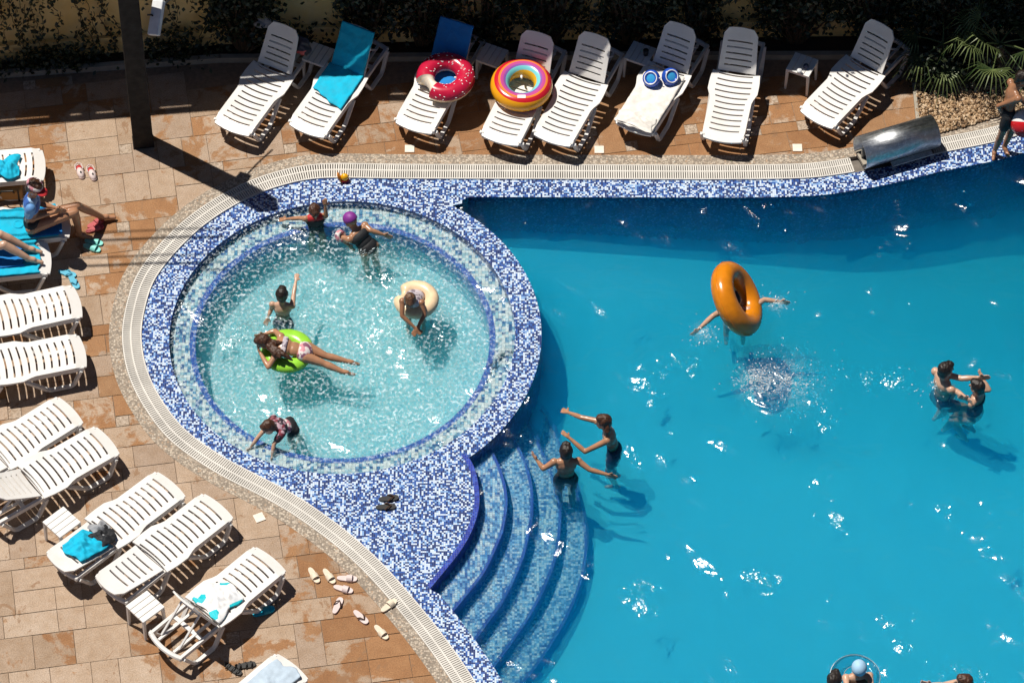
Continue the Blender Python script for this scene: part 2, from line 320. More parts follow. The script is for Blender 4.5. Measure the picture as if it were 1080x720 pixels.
# ------------------------------------------------------------------ mesh builder
class MB:
    def __init__(s): s.v = []; s.f = []
    def add(s, vs, fs):
        o = len(s.v); s.v += [V(x) for x in vs]; s.f += [tuple(i+o for i in f) for f in fs]
    def box(s, c, size, rot=None):
        x, y, z = (q/2 for q in size); rot = rot or Matrix.Identity(3); c = V(c)
        vs = [c+rot@V((a*x, b*y, d*z)) for a in (-1, 1) for b in (-1, 1) for d in (-1, 1)]
        s.add(vs, [(0, 1, 3, 2), (4, 6, 7, 5), (0, 4, 5, 1), (2, 3, 7, 6), (0, 2, 6, 4), (1, 5, 7, 3)])
        return s
    def bbox(s, c, size, rot=None, b=.15):
        """box with chamfered edges (b = share of the smallest side)"""
        bm = bmesh.new(); bmesh.ops.create_cube(bm, size=1)
        for q in bm.verts: q.co = V((q.co.x*size[0], q.co.y*size[1], q.co.z*size[2]))
        bmesh.ops.bevel(bm, geom=list(bm.edges), offset=min(size)*b, segments=2, affect='EDGES', profile=.5)
        rot = rot or Matrix.Identity(3); c = V(c); bm.verts.index_update()
        s.add([c+rot@q.co for q in bm.verts], [[q.index for q in f.verts] for f in bm.faces]); bm.free()
        return s
    def tube(s, pts, rad, n=8, cap=True, closed=False):
        pts = [V(p) for p in pts]; m = len(pts)
        if not isinstance(rad, (list, tuple)): rad = [rad]*m
        rings = []; prev = None
        for i, p in enumerate(pts):
            if closed: d = pts[(i+1) % m]-pts[i-1]
            else: d = pts[min(i+1, m-1)]-pts[max(i-1, 0)]
            if d.length < 1e-9: d = V((0, 0, 1))
            d.normalize()
            if prev is None:
                a = d.orthogonal().normalized()
            else:
                a = prev-d*prev.dot(d)
                a = a.normalized() if a.length > 1e-6 else d.orthogonal().normalized()
            prev = a; b = d.cross(a)
            rings.append([p+(a*math.cos(2*math.pi*k/n)+b*math.sin(2*math.pi*k/n))*rad[i] for k in range(n)])
        fs = []
        for i in range(m if closed else m-1):
            j = (i+1) % m
            for k in range(n): fs.append((i*n+k, i*n+(k+1) % n, j*n+(k+1) % n, j*n+k))
        if cap and not closed: fs += [tuple(range(n))[::-1], tuple((m-1)*n+k for k in range(n))]
        s.add([q for r_ in rings for q in r_], fs); return s
    def ell(s, c, rad, ax=None, nu=14, nv=9, zlo=-1, zhi=1):
        """ellipsoid; ax = three unit vectors; zlo..zhi keeps a band of it"""
        c = V(c); ax = ax or (V((1, 0, 0)), V((0, 1, 0)), V((0, 0, 1)))
        vs = []; lo, hi = math.asin(max(-1, zlo)), math.asin(min(1, zhi))
        for j in range(nv+1):
            ph = lo+(hi-lo)*j/nv
            for i in range(nu):
                a = 2*math.pi*i/nu
                vs.append(c+ax[0]*(rad[0]*math.cos(ph)*math.cos(a))+ax[1]*(rad[1]*math.cos(ph)*math.sin(a))+ax[2]*(rad[2]*math.sin(ph)))
        fs = [(j*nu+i, j*nu+(i+1) % nu, (j+1)*nu+(i+1) % nu, (j+1)*nu+i) for j in range(nv) for i in range(nu)]
        fs += [tuple(range(nu))[::-1], tuple(nv*nu+i for i in range(nu))]
        s.add(vs, fs); return s
    def cap(s, a, b, ra, rb, n=10):
        """tapered capsule (limb segment)"""
        a, b = V(a), V(b); d = b-a; L = max(d.length, 1e-6); d.normalize()
        pts = []; rr = []
        for k in (-.98, -.8, -.45, 0): pts.append(a+d*ra*k); rr.append(ra*math.sqrt(1-k*k))
        for k in (0, .45, .8, .98): pts.append(b+d*rb*k); rr.append(rb*math.sqrt(1-k*k))
        return s.tube(pts, rr, n)
    def prism(s, poly, z0, z1):
        n = len(poly); o = [V((p[0], p[1], z1)) for p in poly]+[V((p[0], p[1], z0)) for p in poly]
        fs = [(i, (i+1) % n, n+(i+1) % n, n+i) for i in range(n)]
        vs2, tris = fill(poly, [], 0)
        s.add(o, fs); s.add([V((p.x, p.y, z1)) for p in vs2], tris); s.add([V((p.x, p.y, z0)) for p in vs2], [t[::-1] for t in tris])
        return s
    def sweep(s, pts, wid, thick, y, lat=V((0, 1, 0))):
        """flat bar following a path in a vertical plane"""
        pts = [V(p) for p in pts]; m = len(pts); vs = []
        for i, p in enumerate(pts):
            d = (pts[min(i+1, m-1)]-pts[max(i-1, 0)]).normalized(); nrm = lat.cross(d).normalized()
            for a, b in ((-1, -1), (1, -1), (1, 1), (-1, 1)): vs.append(p+lat*(y+a*wid/2)+nrm*(b*thick/2))
        fs = [(i*4+k, i*4+(k+1) % 4, i*4+4+(k+1) % 4, i*4+4+k) for i in range(m-1) for k in range(4)]+[(3, 2, 1, 0), tuple((m-1)*4+k for k in range(4))]
        s.add(vs, fs); return s
    def solid(s, vs, fs, th):
        """thicken an open sheet downwards"""
        vs = [V(x) for x in vs]; n = len(vs); cnt = {}
        for f in fs:
            for i in range(len(f)):
                e = (f[i], f[(i+1) % len(f)]); cnt[e] = 1
        side = [(b, a, a+n, b+n) for (a, b) in cnt if (b, a) not in cnt]
        s.add(vs+[x-V((0, 0, th)) for x in vs], list(fs)+[tuple(i+n for i in f[::-1]) for f in fs]+side); return s
    def build(s, name, m, parent=None, origin=None, smooth=False, **props):
        me = bpy.data.meshes.new(name); o0 = V(origin) if origin is not None else V((0, 0, 0))
        me.from_pydata([x-o0 for x in s.v], [], s.f); me.update()
        if m is not None: me.materials.append(M[m] if isinstance(m, str) else m)
        if smooth:
            for p in me.polygons: p.use_smooth = True
        o = bpy.data.objects.new(name, me); col.objects.link(o)
        if parent is not None: o.parent = parent
        else: o.location = o0
        for k, v in props.items(): o[k] = v
        return o
def empty(name, loc, rz=0, **props):
    o = bpy.data.objects.new(name, None); o.location = loc; o.rotation_euler = (0, 0, rz); col.objects.link(o)
    o.empty_display_size = .1
    for k, v in props.items(): o[k] = v
    return o
def tag(o, label, cat, group=None):
    o['label'] = label; o['category'] = cat
    if group: o['group'] = group
    return o
def world(o): return V(o.location)

# ------------------------------------------------------------------ plane geometry
def inside(p, poly):
    x, y = p[0], p[1]; r_ = False; n = len(poly); j = n-1
    for i in range(n):
        a, b = poly[i], poly[j]
        if (a[1] > y) != (b[1] > y) and x < (b[0]-a[0])*(y-a[1])/(b[1]-a[1])+a[0]: r_ = not r_
        j = i
    return r_
def fill(outer, holes, z):
    pts = []; edges = []
    for lp in [outer]+list(holes):
        o = len(pts); pts += [V((p[0], p[1])) for p in lp]; edges += [(o+i, o+(i+1) % len(lp)) for i in range(len(lp))]
    vs, es, fs, *_ = delaunay_2d_cdt(pts, edges, [], 0, 1e-5)
    out = []
    for f in fs:
        c = sum((vs[i] for i in f), V((0, 0)))/len(f)
        if inside(c, outer) and not any(inside(c, h) for h in holes):
            a, b, d = vs[f[0]], vs[f[1]], vs[f[2]]
            if (b-a).cross(d-a) < 0: f = f[::-1]
            out.append(tuple(f))
    return [V((v.x, v.y, z)) for v in vs], out
def fill_grid(outer, step, zf):
    """like fill, with inner points so that the sheet can slope"""
    pts = [V((p[0], p[1])) for p in outer]; n = len(pts)
    xs = [p.x for p in pts]; ys = [p.y for p in pts]; x = min(xs)+step
    extra = []
    while x < max(xs):
        y = min(ys)+step
        while y < max(ys):
            if inside((x, y), outer): extra.append(V((x, y)))
            y += step
        x += step
    vs, es, fs, *_ = delaunay_2d_cdt(pts+extra, [(i, (i+1) % n) for i in range(n)], [], 0, 1e-5); out = []
    for f in fs:
        c = sum((vs[i] for i in f), V((0, 0)))/len(f)
        if inside(c, outer): out.append(tuple(f))
    return [V((v.x, v.y, zf(v.x, v.y))) for v in vs], out
def smooth_curve(pts, step=.05, it=3):
    pts = [V((p[0], p[1])) for p in pts]; out = []
    for i in range(len(pts)-1):
        p0, p1, p2, p3 = pts[max(i-1, 0)], pts[i], pts[i+1], pts[min(i+2, len(pts)-1)]
        n = max(2, int((p2-p1).length/step))
        for k in range(n):
            t = k/n
            out.append(.5*((2*p1)+(p2-p0)*t+(2*p0-5*p1+4*p2-p3)*t*t+(3*p1-p0-3*p2+p3)*t**3))
    out.append(pts[-1])
    for _ in range(it):
        out = [out[0]]+[(out[i-1]+out[i]*2+out[i+1])/4 for i in range(1, len(out)-1)]+[out[-1]]
    # resample evenly
    res = [out[0]]; acc = 0
    for a, b in zip(out, out[1:]):
        d = (b-a).length; pos_ = step-acc
        while pos_ <= d:
            res.append(a+(b-a)*(pos_/d)); pos_ += step
        acc = (acc+d) % step
    res.append(out[-1])
    return res
def offset(curve, d):
    out = []; n = len(curve)
    for i in range(n):
        t = (curve[min(i+3, n-1)]-curve[max(i-3, 0)]).normalized()
        out.append(curve[i]+V((t.y, -t.x))*d)      # right-hand side of travel = away from the pool (curve runs anticlockwise)
    return out
def offset_closed(poly, d):
    n = len(poly); ar = sum(poly[i-1][0]*poly[i][1]-poly[i][0]*poly[i-1][1] for i in range(n)); sg = 1 if ar > 0 else -1
    out = []
    for i in range(n):
        t = (V(poly[(i+1) % n])-V(poly[i-1])).normalized(); out.append(V(poly[i])+V((t.y, -t.x))*d*sg)
    return out
P2 = lambda x, y, z=0.: at(x, y, z).to_2d()

# tile line (inner edge of the overflow grate), from far right round the small pool to the bottom
Cpx = [(1300, 60), (1230, 90), (1160, 115), (1080, 141), (1044.5, 151), (984.5, 163), (940, 174), (904, 181), (872, 186), (840, 188.5), (760, 189.5), (660, 189.3), (540, 189), (420, 188.6),
       (340, 188), (300, 195), (267, 206.5), (238, 222), (211, 241), (187, 264), (169, 286), (159, 304), (151, 335), (149.5, 358), (154.5, 387), (167, 415), (189, 446),
       (211, 465), (242, 485), (273, 501), (300, 515), (322, 528), (345, 544), (369, 562), (400, 590), (431, 624), (464.5, 665), (489, 699), (505, 724), (527, 765), (550, 820), (570, 900)]
Cv = smooth_curve([P2(*p) for p in Cpx], .05, 6)
GW, PW = .235, .15
Gv = offset(Cv, GW); Bv = offset(Cv, GW+PW)
S0, E0 = Cv[0], Cv[-1]
def close(curve, g=0.):
    return list(curve)+[V((curve[-1].x, -11-g)), V((15+g, -11-g)), V((15+g, curve[0].y))]
def sgn(cv):     # make sure offset direction really points outwards
    pass
deck_hole = close(Bv, .3); tile_outer = close(Cv, 0.)
# ring of the small round pool
RC = V((at(361, 350).x, .12)); RO = 2.34; RI = 2.03; RB = 1.795; RF = 1.73
circ = lambda r_, n=96: [RC+V((math.cos(2*math.pi*i/n), math.sin(2*math.pi*i/n)))*r_ for i in range(n)]
inn = offset(Cv, -.27)
top = [p for p in inn if p.y > 1.2 and p.x > -.42]
bot_i = [p for p in inn if p.y < -3.1]
edge0 = smooth_curve([P2(*p) for p in [(491, 478), (499, 490), (504, 510), (505, 532), (498, 557), (484.5, 581), (462, 609), (453, 620)]], .05, 2)
bot = [p for p in bot_i if p.y < edge0[-1].y-.04]
a0, a1 = R(57), R(-51)
arc = [RC+V((math.cos(a0+(a1-a0)*i/40), math.sin(a0+(a1-a0)*i/40)))*RO for i in range(41)]
cusp = [V((-.53, top[-1].y-.005)), V((-.60, top[-1].y-.05)), V((-.60, top[-1].y-.10))]
main_out = top+cusp+[p for p in arc if p.y < cusp[-1].y-.03]+[p for p in edge0[1:]]+bot
main_out = main_out+[V((main_out[-1].x, -10.5)), V((14.5, -10.5)), V((14.5, main_out[0].y))]

# ------------------------------------------------------------------ ground, paving, coping
def structure(o): o['kind'] = 'structure'; return o
v_, f_ = fill([V((-500, -500)), V((500, -500)), V((500, 500)), V((-500, 500))], [deck_hole], -.012)
b = MB(); b.add(v_, f_); structure(b.build('ground', 'mortar'))

def paving_mesh():
    cell = .152; rot = Matrix.Rotation(R(9), 2); x0, y0, nx, ny = -8.2, -6.6, 112, 92
    used = [[False]*ny for _ in range(nx)]; ones = set(); polys = []; attrs = []
    sizes = [(4, 3)]*2+[(4, 2)]*5+[(3, 3)]*4+[(3, 4)]*2+[(5, 2)]*2+[(2, 3)]*4+[(2, 4)]*2+[(3, 2)]*4+[(2, 2)]*3
    inner_hole = offset_closed(deck_hole, -.25)
    def p_or(c):
        # how much of the orange skin is left on the stones there
        top_ = max(0, min(1, (c.y-1.0)/1.6)); rgt = max(0, min(1, (c.x+3.6)/1.6))
        o = .31+.45*top_*max(.25, rgt); 
        if c.y < -1.5: o += .35*max(0, min(1, (c.x+2.9)/.9))
        if -1.5 <= c.y <= 1.8: o += .30*max(0, min(1, (c.x+5.3)/.5))
        return o
    for i in range(nx):
        for j in range(ny):
            if used[i][j]: continue
            near = any((i+a, j+c_) in ones for a in range(-2, 2) for c_ in range(-2, 3))
            run = 0
            while j+run < ny and not used[i][j+run]: run += 1
            order = random.sample(sizes, len(sizes))
            if not near and run != 2 and random.random() < .36: order = [(1, 1)]+order
            ok = [q for q in order if q[1] <= run and run-q[1] != 1 or q == (1, 1)]+[(3, 2), (2, 3), (2, 2), (1, 3), (1, 2), (3, 1), (2, 1), (1, 1)]
            for w_, h_ in ok:
                if i+w_ <= nx and j+h_ <= ny and not any(used[i+a][j+c_] for a in range(w_) for c_ in range(h_)): break
            if w_*h_ == 1: ones.add((i, j))
            for a in range(w_):
                for c_ in range(h_): used[i+a][j+c_] = True
            g = .0035
            q = [(i*cell+g, j*cell+g), ((i+w_)*cell-g, j*cell+g), ((i+w_)*cell-g, (j+h_)*cell-g), (i*cell+g, (j+h_)*cell-g)]
            q = [rot@V((x0+a+random.uniform(-.002, .002), y0+c_+random.uniform(-.002, .002))) for a, c_ in q]
            c = sum(q, V((0, 0)))/4
            if not (-7.6 < c.x < 7.6 and -5.4 < c.y < 4.1): continue
            if all(inside(p, inner_hole) for p in q): continue
            polys.append(q); attrs.append((random.random(), 1. if w_*h_ == 1 and random.random() < .9 else 0., min(1, max(0, p_or(c)+random.uniform(-.22, .22)))))
    pts = []; faces = []
    for q in polys:
        o = len(pts); pts += q; faces.append([o, o+1, o+2, o+3])
    hole = deck_hole; o = len(pts); pts += [V(p) for p in hole]; hf = list(range(o, o+len(hole)))
    vs, es, fs, ov, oe, of = delaunay_2d_cdt(pts, [(hf[i], hf[(i+1) % len(hf)]) for i in range(len(hf))], faces, 0, 1e-5)
    verts = [V((v.x, v.y, 0)) for v in vs]; keep = []; at_ = []
    for f, org in zip(fs, of):
        tl = [k for k in org if k < len(faces)]
        if not tl: continue
        c = sum((vs[i] for i in f), V((0, 0)))/len(f)
        if inside(c, hole): continue
        a, b2, d = vs[f[0]], vs[f[1]], vs[f[2]]
        keep.append(tuple(f) if (b2-a).cross(d-a) > 0 else tuple(f[::-1])); at_.append(attrs[tl[0]])
    b = MB(); b.add(verts, keep); ob = structure(b.build('stone_paving', 'paving'))
    ca = ob.data.color_attributes.new('stone', 'FLOAT_COLOR', 'CORNER'); k = 0
    for p, a in zip(ob.data.polygons, at_):
        for _ in p.loop_indices: ca.data[k].color = (*a, 1); k += 1
paving_mesh()

b = MB(); n = len(Cv)
b.add([V((p.x, p.y, .004)) for p in Bv]+[V((p.x, p.y, .004)) for p in Gv]+[V((p.x, p.y, -.08)) for p in Gv]+[V((p.x, p.y, -.08)) for p in Bv],
      [(i, i+1, n+i+1, n+i) for i in range(n-1)]+[(n+i, n+i+1, 2*n+i+1, 2*n+i) for i in range(n-1)]+[(3*n+i, 3*n+i+1, i+1, i) for i in range(n-1)])
structure(b.build('pebble_border', 'pebble'))
b = MB()
b.add([V((p.x, p.y, -.055)) for p in offset(Cv, GW+.01)]+[V((p.x, p.y, -.055)) for p in offset(Cv, -.01)], [(i, i+1, n+i+1, n+i) for i in range(n-1)])
structure(b.build('overflow_channel', 'dark_channel'))
# grate: cross bars, two edge strips and a middle strip
bars = MB(); fin = smooth_curve([(p.x, p.y) for p in Cv], .0275, 0); 
gap = (P2(903, 183), P2(986, 163))
g_o, g_i = offset(fin, GW-.012), offset(fin, .008)
for k in range(2, len(fin)-2):
    a, c = g_i[k], g_o[k]
    if fin[k].y < -5.6 or fin[k].x > 7.4: continue
    if gap[0].x < fin[k].x < gap[1].x and fin[k].y > 1: continue
    d = (c-a); L = d.length; m = (a+c)/2
    bars.box((m.x, m.y, -.008), (L, .0165, .022), Matrix.Rotation(math.atan2(d.y, d.x), 3, 'Z'))
for off, wd in ((.010, .014), (GW*.55, .018), (GW-.010, .014)):
    cc = offset(Cv, off-wd/2); dd = offset(Cv, off+wd/2)
    ok = [i for i in range(n-1) if not (gap[0].x < Cv[i].x < gap[1].x and Cv[i].y > 1)]
    bars.add([V((p.x, p.y, .0055)) for p in cc]+[V((p.x, p.y, .0055)) for p in dd]+[V((p.x, p.y, -.018)) for p in cc]+[V((p.x, p.y, -.018)) for p in dd],
             [q for i in ok for q in ((i, n+i, n+i+1, i+1), (2*n+i, i, i+1, 2*n+i+1), (n+i, 3*n+i, 3*n+i+1, n+i+1))])
structure(bars.build('overflow_grate', 'grate'))

# mosaic surround
v_, f_ = fill(tile_outer, [main_out, circ(RI)], -.014)
b = MB(); b.add(v_, f_)
m_ = len(Cv); b.add([V((p.x, p.y, -.014)) for p in Cv]+[V((p.x, p.y, -.07)) for p in Cv], [(i, i+1, m_+i+1, m_+i) for i in range(m_-1)])
structure(b.build('mosaic_pool_surround', 'mosaic'))
# main pool basin
DM = -.95
def zfloor(x, y):
    k = max(0., min(1., (y+2.2)/4.2)); k = k*k*(3-2*k); return DM-.055*k*max(0., min(8., x+.6))**1.15
def wall_strip(b, poly, z0, z1, skip=None):
    n = len(poly)
    for i in range(n):
        a, c = poly[i], poly[(i+1) % n]
        b.add([(a[0], a[1], z0), (c[0], c[1], z0), (c[0], c[1], z1), (a[0], a[1], z1)], [(0, 1, 2, 3)])
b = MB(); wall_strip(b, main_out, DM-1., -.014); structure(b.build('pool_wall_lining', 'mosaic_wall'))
coast = [p for p in main_out if p.x < 8.5 and p.y > -7][::2]
def zcove(x, y):
    z = zfloor(x, y)
    if x > 8 or y < -6.5: return z
    d = min((p.x-x)**2+(p.y-y)**2 for p in coast)**.5; r_ = .85
    return z+(.55*(1-math.sqrt(max(0., 1-(1-min(d, r_)/r_)**2))))
v_, f_ = fill_grid(offset_closed(main_out, .05), .2, zcove); b = MB(); b.add(v_, f_); o = structure(b.build('pool_floor', 'floor', None, None, True))
# round pool: bench and floor
b = MB(); n = 96
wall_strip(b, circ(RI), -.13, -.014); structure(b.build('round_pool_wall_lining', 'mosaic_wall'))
c1, c2 = circ(RI), circ(RB)
b = MB(); b.add([V((p.x, p.y, -.13)) for p in c1]+[V((p.x, p.y, -.13)) for p in c2], [(i, (i+1) % n, n+(i+1) % n, n+i) for i in range(n)])
structure(b.build('round_pool_bench', 'mosaic_wet'))
c3 = circ(RF)
b = MB(); b.add([V((p.x, p.y, -.126)) for p in circ(RB+.004)]+[V((p.x, p.y, -.13)) for p in c3], [(i, (i+1) % n, n+(i+1) % n, n+i) for i in range(n)])
wall_strip(b, c3, -.30, -.13); structure(b.build('round_pool_rim', 'nosing_wet'))
b = MB(); wall_strip(b, circ(RF+.002), -.66, -.28); structure(b.build('round_pool_wall_lining', 'mosaic_low'))
b = MB(); b.add(*fill(circ(RF+.04), [], -.56)); structure(b.build('round_pool_floor', 'mosaic_round'))
# steps
edges = [None,
  [(500, 452), (519, 475.5), (527, 492), (533, 510), (535.5, 532), (531, 559), (524, 577), (511, 604), (493, 627), (470, 655), (452, 680)],
  [(528, 440), (549, 475), (557, 494), (562, 516), (562.5, 539), (559, 561), (551, 592), (533, 631), (515.5, 655.5), (495, 684), (470, 715)],
  [(550, 430), (573, 478), (587, 515), (592, 545), (590, 570), (584, 598), (566, 638), (543, 674), (515, 712), (490, 745)],
  [(565, 420), (597, 480), (612, 530), (619, 567), (616, 605), (600, 648), (575, 690), (545, 730), (510, 775)]]
for k in range(1, 5):
    z = [-.014, -.19, -.37, -.55, -.73][k]
    e = smooth_curve([P2(x, y, z) for x, y in edges[k]], .05, 2)
    inner_pts = [P2(430, 660), P2(400, 560), P2(430, 480)]
    poly = list(e)+inner_pts
    b = MB(); v_, f_ = fill(poly, [], z); b.add(v_, f_); o = structure(b.build('pool_step', 'mosaic_tread'))
    b = MB(); m_ = len(e); ei = offset(e, -.035); ei2 = offset(e, .035)
    eo = ei if (ei[m_//2]-V((-1.6, -2))).length < (ei2[m_//2]-V((-1.6, -2))).length else ei2
    b.add([V((p.x, p.y, z+.006)) for p in e]+[V((p.x, p.y, z+.006)) for p in eo]+[V((p.x, p.y, DM-.05)) for p in e],
          [(i, i+1, m_+i+1, m_+i) for i in range(m_-1)]+[(i, i+1, 2*m_+i+1, 2*m_+i) for i in range(m_-1)])
    b.build('step_nosing', 'nosing_wet', o)
b = MB(); m_ = len(edge0); eo = [p+(V((-1.7, -1.9))-p).normalized()*.055 for p in edge0]; ex = [p-(V((-1.7, -1.9))-p).normalized()*.006 for p in edge0]
b.add([V((p.x, p.y, -.006)) for p in ex]+[V((p.x, p.y, -.006)) for p in eo]+[V((p.x, p.y, DM-.05)) for p in ex]+[V((p.x, p.y, -.02)) for p in eo],
      [(i, i+1, m_+i+1, m_+i) for i in range(m_-1)]+[(i, i+1, 2*m_+i+1, 2*m_+i) for i in range(m_-1)]+[(m_+i, m_+i+1, 3*m_+i+1, 3*m_+i) for i in range(m_-1)])
structure(b.build('pool_shelf_rim', 'nosing'))
# water
WZ = -.045
def water_body(name, poly, zb, m):
    b = MB(); b.prism(poly, zb, WZ); return structure(b.build(name, m))
o = water_body('pool_water', offset_closed(main_out, .02), DM-1.2, 'water')
o = water_body('round_pool_water', circ(RI+.02), -.9, 'water_round')
for o in (bpy.data.objects['pool_water'], bpy.data.objects['round_pool_water']):
    bm = bmesh.new(); bm.from_mesh(o.data); bmesh.ops.remove_doubles(bm, verts=bm.verts, dist=1e-4); bmesh.ops.recalc_face_normals(bm, faces=bm.faces); bm.to_mesh(o.data); bm.free()

# ------------------------------------------------------------------ boundary wall, planting, post
seg = [P2(-150, 78), P2(238, 48), P2(600, 43), P2(1400, 33)]
WH = 3.45
def wall_seg(a, c, label):
    L = (c-a).length; ang = math.atan2(c.y-a.y, c.x-a.x)
    t = tag(empty('boundary_wall', (a.x, a.y, 0), ang), label, 'wall')
    b = MB(); b.box((L/2, .12, WH/2-.01), (L, .24, WH)); b.build('wall_panel', 'plaster', t)
    b = MB(); b.box((L/2, -.03, .30), (L, .065, .14)); b.box((L/2, -.02, .15), (L, .045, .17)); b.build('ledge', 'plaster', t)
    b = MB(); x = .3
    while x < L:
        b.box((x, -.018, 1.9), (.16, .045, 3.0)); x += 1.35
    b.build('pilaster', 'plaster', t)
    return t, L
w1, L1 = wall_seg(seg[0], seg[1], 'yellow plastered boundary wall behind the dark post, bare between the vines')
def top_rail(w_, L, fillers):
    """board along the wall top, a finger's width in front of it, gap filled outside the lit slits"""
    b = MB(); b.box((L/2, -.078, WH-.05), (L, .105, .035)); b.build('top_rail', 'plaster', w_)
    b = MB()
    for a, c in fillers: b.box(((a+c)/2, -.012, WH-.05), (c-a, .03, .03))  # unseen strips added to block the sun between the lit slits
    b.build('gap_filler', 'plaster', w_)
w2, L2 = wall_seg(seg[1], seg[2], 'yellow plastered boundary wall behind the blue towelled loungers')
w3, L3 = wall_seg(seg[2], seg[3], 'shaded boundary wall running behind the right hand loungers and dark hedge')
# lit slits fall beside the post and on the first two loungers
x1 = lambda px: (at(px, 118, 0).x-.37*-3.4*-1 - seg[0].x)/((seg[1]-seg[0]).normalized().x)
top_rail(w1, L1, ((0, x1(-90)), (x1(52), x1(74)), (x1(120), x1(168)), (x1(214), x1(236)), (x1(322), L1)) if x1(322) < L1 else ((0, x1(-90)), (x1(52), x1(74)), (x1(120), x1(168)), (x1(214), L1-.05)))
top_rail(w2, L2, ((.0, .35), (1.0, L2)))
top_rail(w3, L3, ((0, L3),))
# planting bed and its kerb
bed = [P2(-150, 91), P2(0, 80), P2(232, 63.5), P2(600, 61), P2(958, 60), P2(1400, 52)]
b = MB(); pts = bed+[p+V((0, .02)) for p in seg[::-1]]
b.add(*fill(pts, [], .03)); structure(b.build('planting_bed_soil', 'soil'))
b = MB()
for a, c in zip(bed, bed[1:-1]):
    m = (a+c)/2; d = c-a
    b.box((m.x, m.y, .03), (d.length+.02, .07, .09), Matrix.Rotation(math.atan2(d.y, d.x), 3, 'Z'))
structure(b.build('bed_kerb', 'kerb'))

def leaf(b, p, size, nrm=None, long=1.5):
    d = V((random.gauss(0, 1), random.gauss(0, 1), random.gauss(0, .7))).normalized()
    nrm = nrm or V((random.gauss(0, 1), random.gauss(0, 1), random.gauss(.6, 1))).normalized()
    u = d-nrm*d.dot(nrm)
    if u.length < .05: return
    u.normalize(); w_ = nrm.cross(u); L = size*long*random.uniform(.7, 1.3); W = size*.5*random.uniform(.7, 1.3)
    b.add([p-u*L*.5, p+w_*W-nrm*W*.2, p+u*L*.5, p-w_*W-nrm*W*.2], [(0, 1, 2, 3)])
def shrub(px, py, wx, dy, h, nleaf, label, cat='shrub', size=.05, z0=.03, seed=1, vert=0, mat_='leaf', name='shrub', group=None):
    random.seed(seed); base = at(px, py, z0)
    t = tag(empty(name, base), label, cat, group)
    fb, sb = MB(), MB()
    clumps = [V((random.uniform(-wx, wx), random.uniform(-dy, dy), random.uniform(.1, 1)**.8*h)) for _ in range(max(6, int(nleaf/60)))]
    for c in clumps:
        sb.tube([(c.x*.15, c.y*.15, 0), (c.x*.6, c.y*.6, c.z*.55), c], [.02, .013, .006], 5)
        for _ in range(60):
            q = c+V((random.gauss(0, .13), min(.14, random.gauss(0, .075)), random.gauss(0, .14)))
            if q.z > .02: leaf(fb, q, size)
    fb.build('foliage', mat_, t); sb.build('stem', 'stem', t)
    return t
def vine(px0, px1, wall_ob, L, h, strands, label, seed):
    """climber hanging flat on the wall: strands with leaves"""
    random.seed(seed); a = at(px0, 52, 0); c = at(px1, 52, 0)
    inv = wall_ob.matrix_basis.inverted()
    x0 = (inv@V((a.x, a.y, 0))).x; x1 = (inv@V((c.x, c.y, 0))).x
    t = tag(empty('climbing_vine', wall_ob.matrix_basis@V(((x0+x1)/2, -.1, 0)), wall_ob.rotation_euler.z), label, 'climbing plant')
    fb, sb = MB(), MB(); hw = (x1-x0)/2
    for k in range(strands):
        x = random.uniform(-hw, hw); z = random.uniform(.8, h); pts = []; down = random.uniform(.6, 1.6)
        q = V((x, random.uniform(-.06, .04), z))
        for i in range(int(down/.06)):
            pts.append(q.copy()); q = q+V((random.gauss(0, .022)+.008*math.sin(k), random.gauss(0, .008), -.06)); q.y = max(-.12, min(.05, q.y))
            for _ in range(random.choice((1, 2, 2, 3))): leaf(fb, q+V((random.gauss(0, .035), random.gauss(-.02, .02), random.gauss(0, .03))), .045)
            if q.z < .1: break
        if len(pts) > 1: sb.tube(pts, .005, 4)
    for k in range(int(strands*5)):
        q = V((random.uniform(-hw, hw), random.gauss(-.06, .07), abs(random.gauss(0, .28))))
        for _ in range(3): leaf(fb, q+V((random.gauss(0, .06), random.gauss(0, .04), random.gauss(0, .06))), .05)
    fb.build('foliage', 'leaf_vine', t); sb.build('stem', 'stem', t)
bpy.context.view_layer.update()
vine(-8, 62, w1, L1, 2.2, 15, 'dark creeper hanging in strands on the yellow wall at the corner', 11)
vine(64, 128, w1, L1, 2.0, 8, 'thin creeper trailing on the yellow wall just before the dark post', 12)
vine(168, 235, w1, L1, 2.1, 6, 'sparse creeper on the yellow wall behind the white floodlight', 13)
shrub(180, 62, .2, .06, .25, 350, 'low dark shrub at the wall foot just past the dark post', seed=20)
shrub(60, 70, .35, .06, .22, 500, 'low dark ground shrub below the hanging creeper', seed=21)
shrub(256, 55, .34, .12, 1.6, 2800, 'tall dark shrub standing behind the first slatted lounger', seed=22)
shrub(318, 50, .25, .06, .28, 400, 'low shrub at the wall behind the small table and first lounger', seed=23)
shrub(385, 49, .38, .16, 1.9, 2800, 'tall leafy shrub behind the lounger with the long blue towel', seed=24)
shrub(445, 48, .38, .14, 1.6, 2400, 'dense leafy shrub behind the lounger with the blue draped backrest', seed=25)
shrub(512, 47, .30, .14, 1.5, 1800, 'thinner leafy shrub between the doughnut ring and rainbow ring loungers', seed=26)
shrub(580, 47, .40, .16, 2.4, 4200, 'black shaded shrub standing in for dark posts behind the two close set loungers', seed=27)  # dense shrub put in for dark upright shapes at the wall
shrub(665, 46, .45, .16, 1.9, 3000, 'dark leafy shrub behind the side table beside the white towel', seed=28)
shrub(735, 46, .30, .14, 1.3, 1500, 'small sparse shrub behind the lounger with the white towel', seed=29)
shrub(840, 45, .5, .18, 2.3, 5000, 'large black hedge bush behind the lone side table', seed=30)
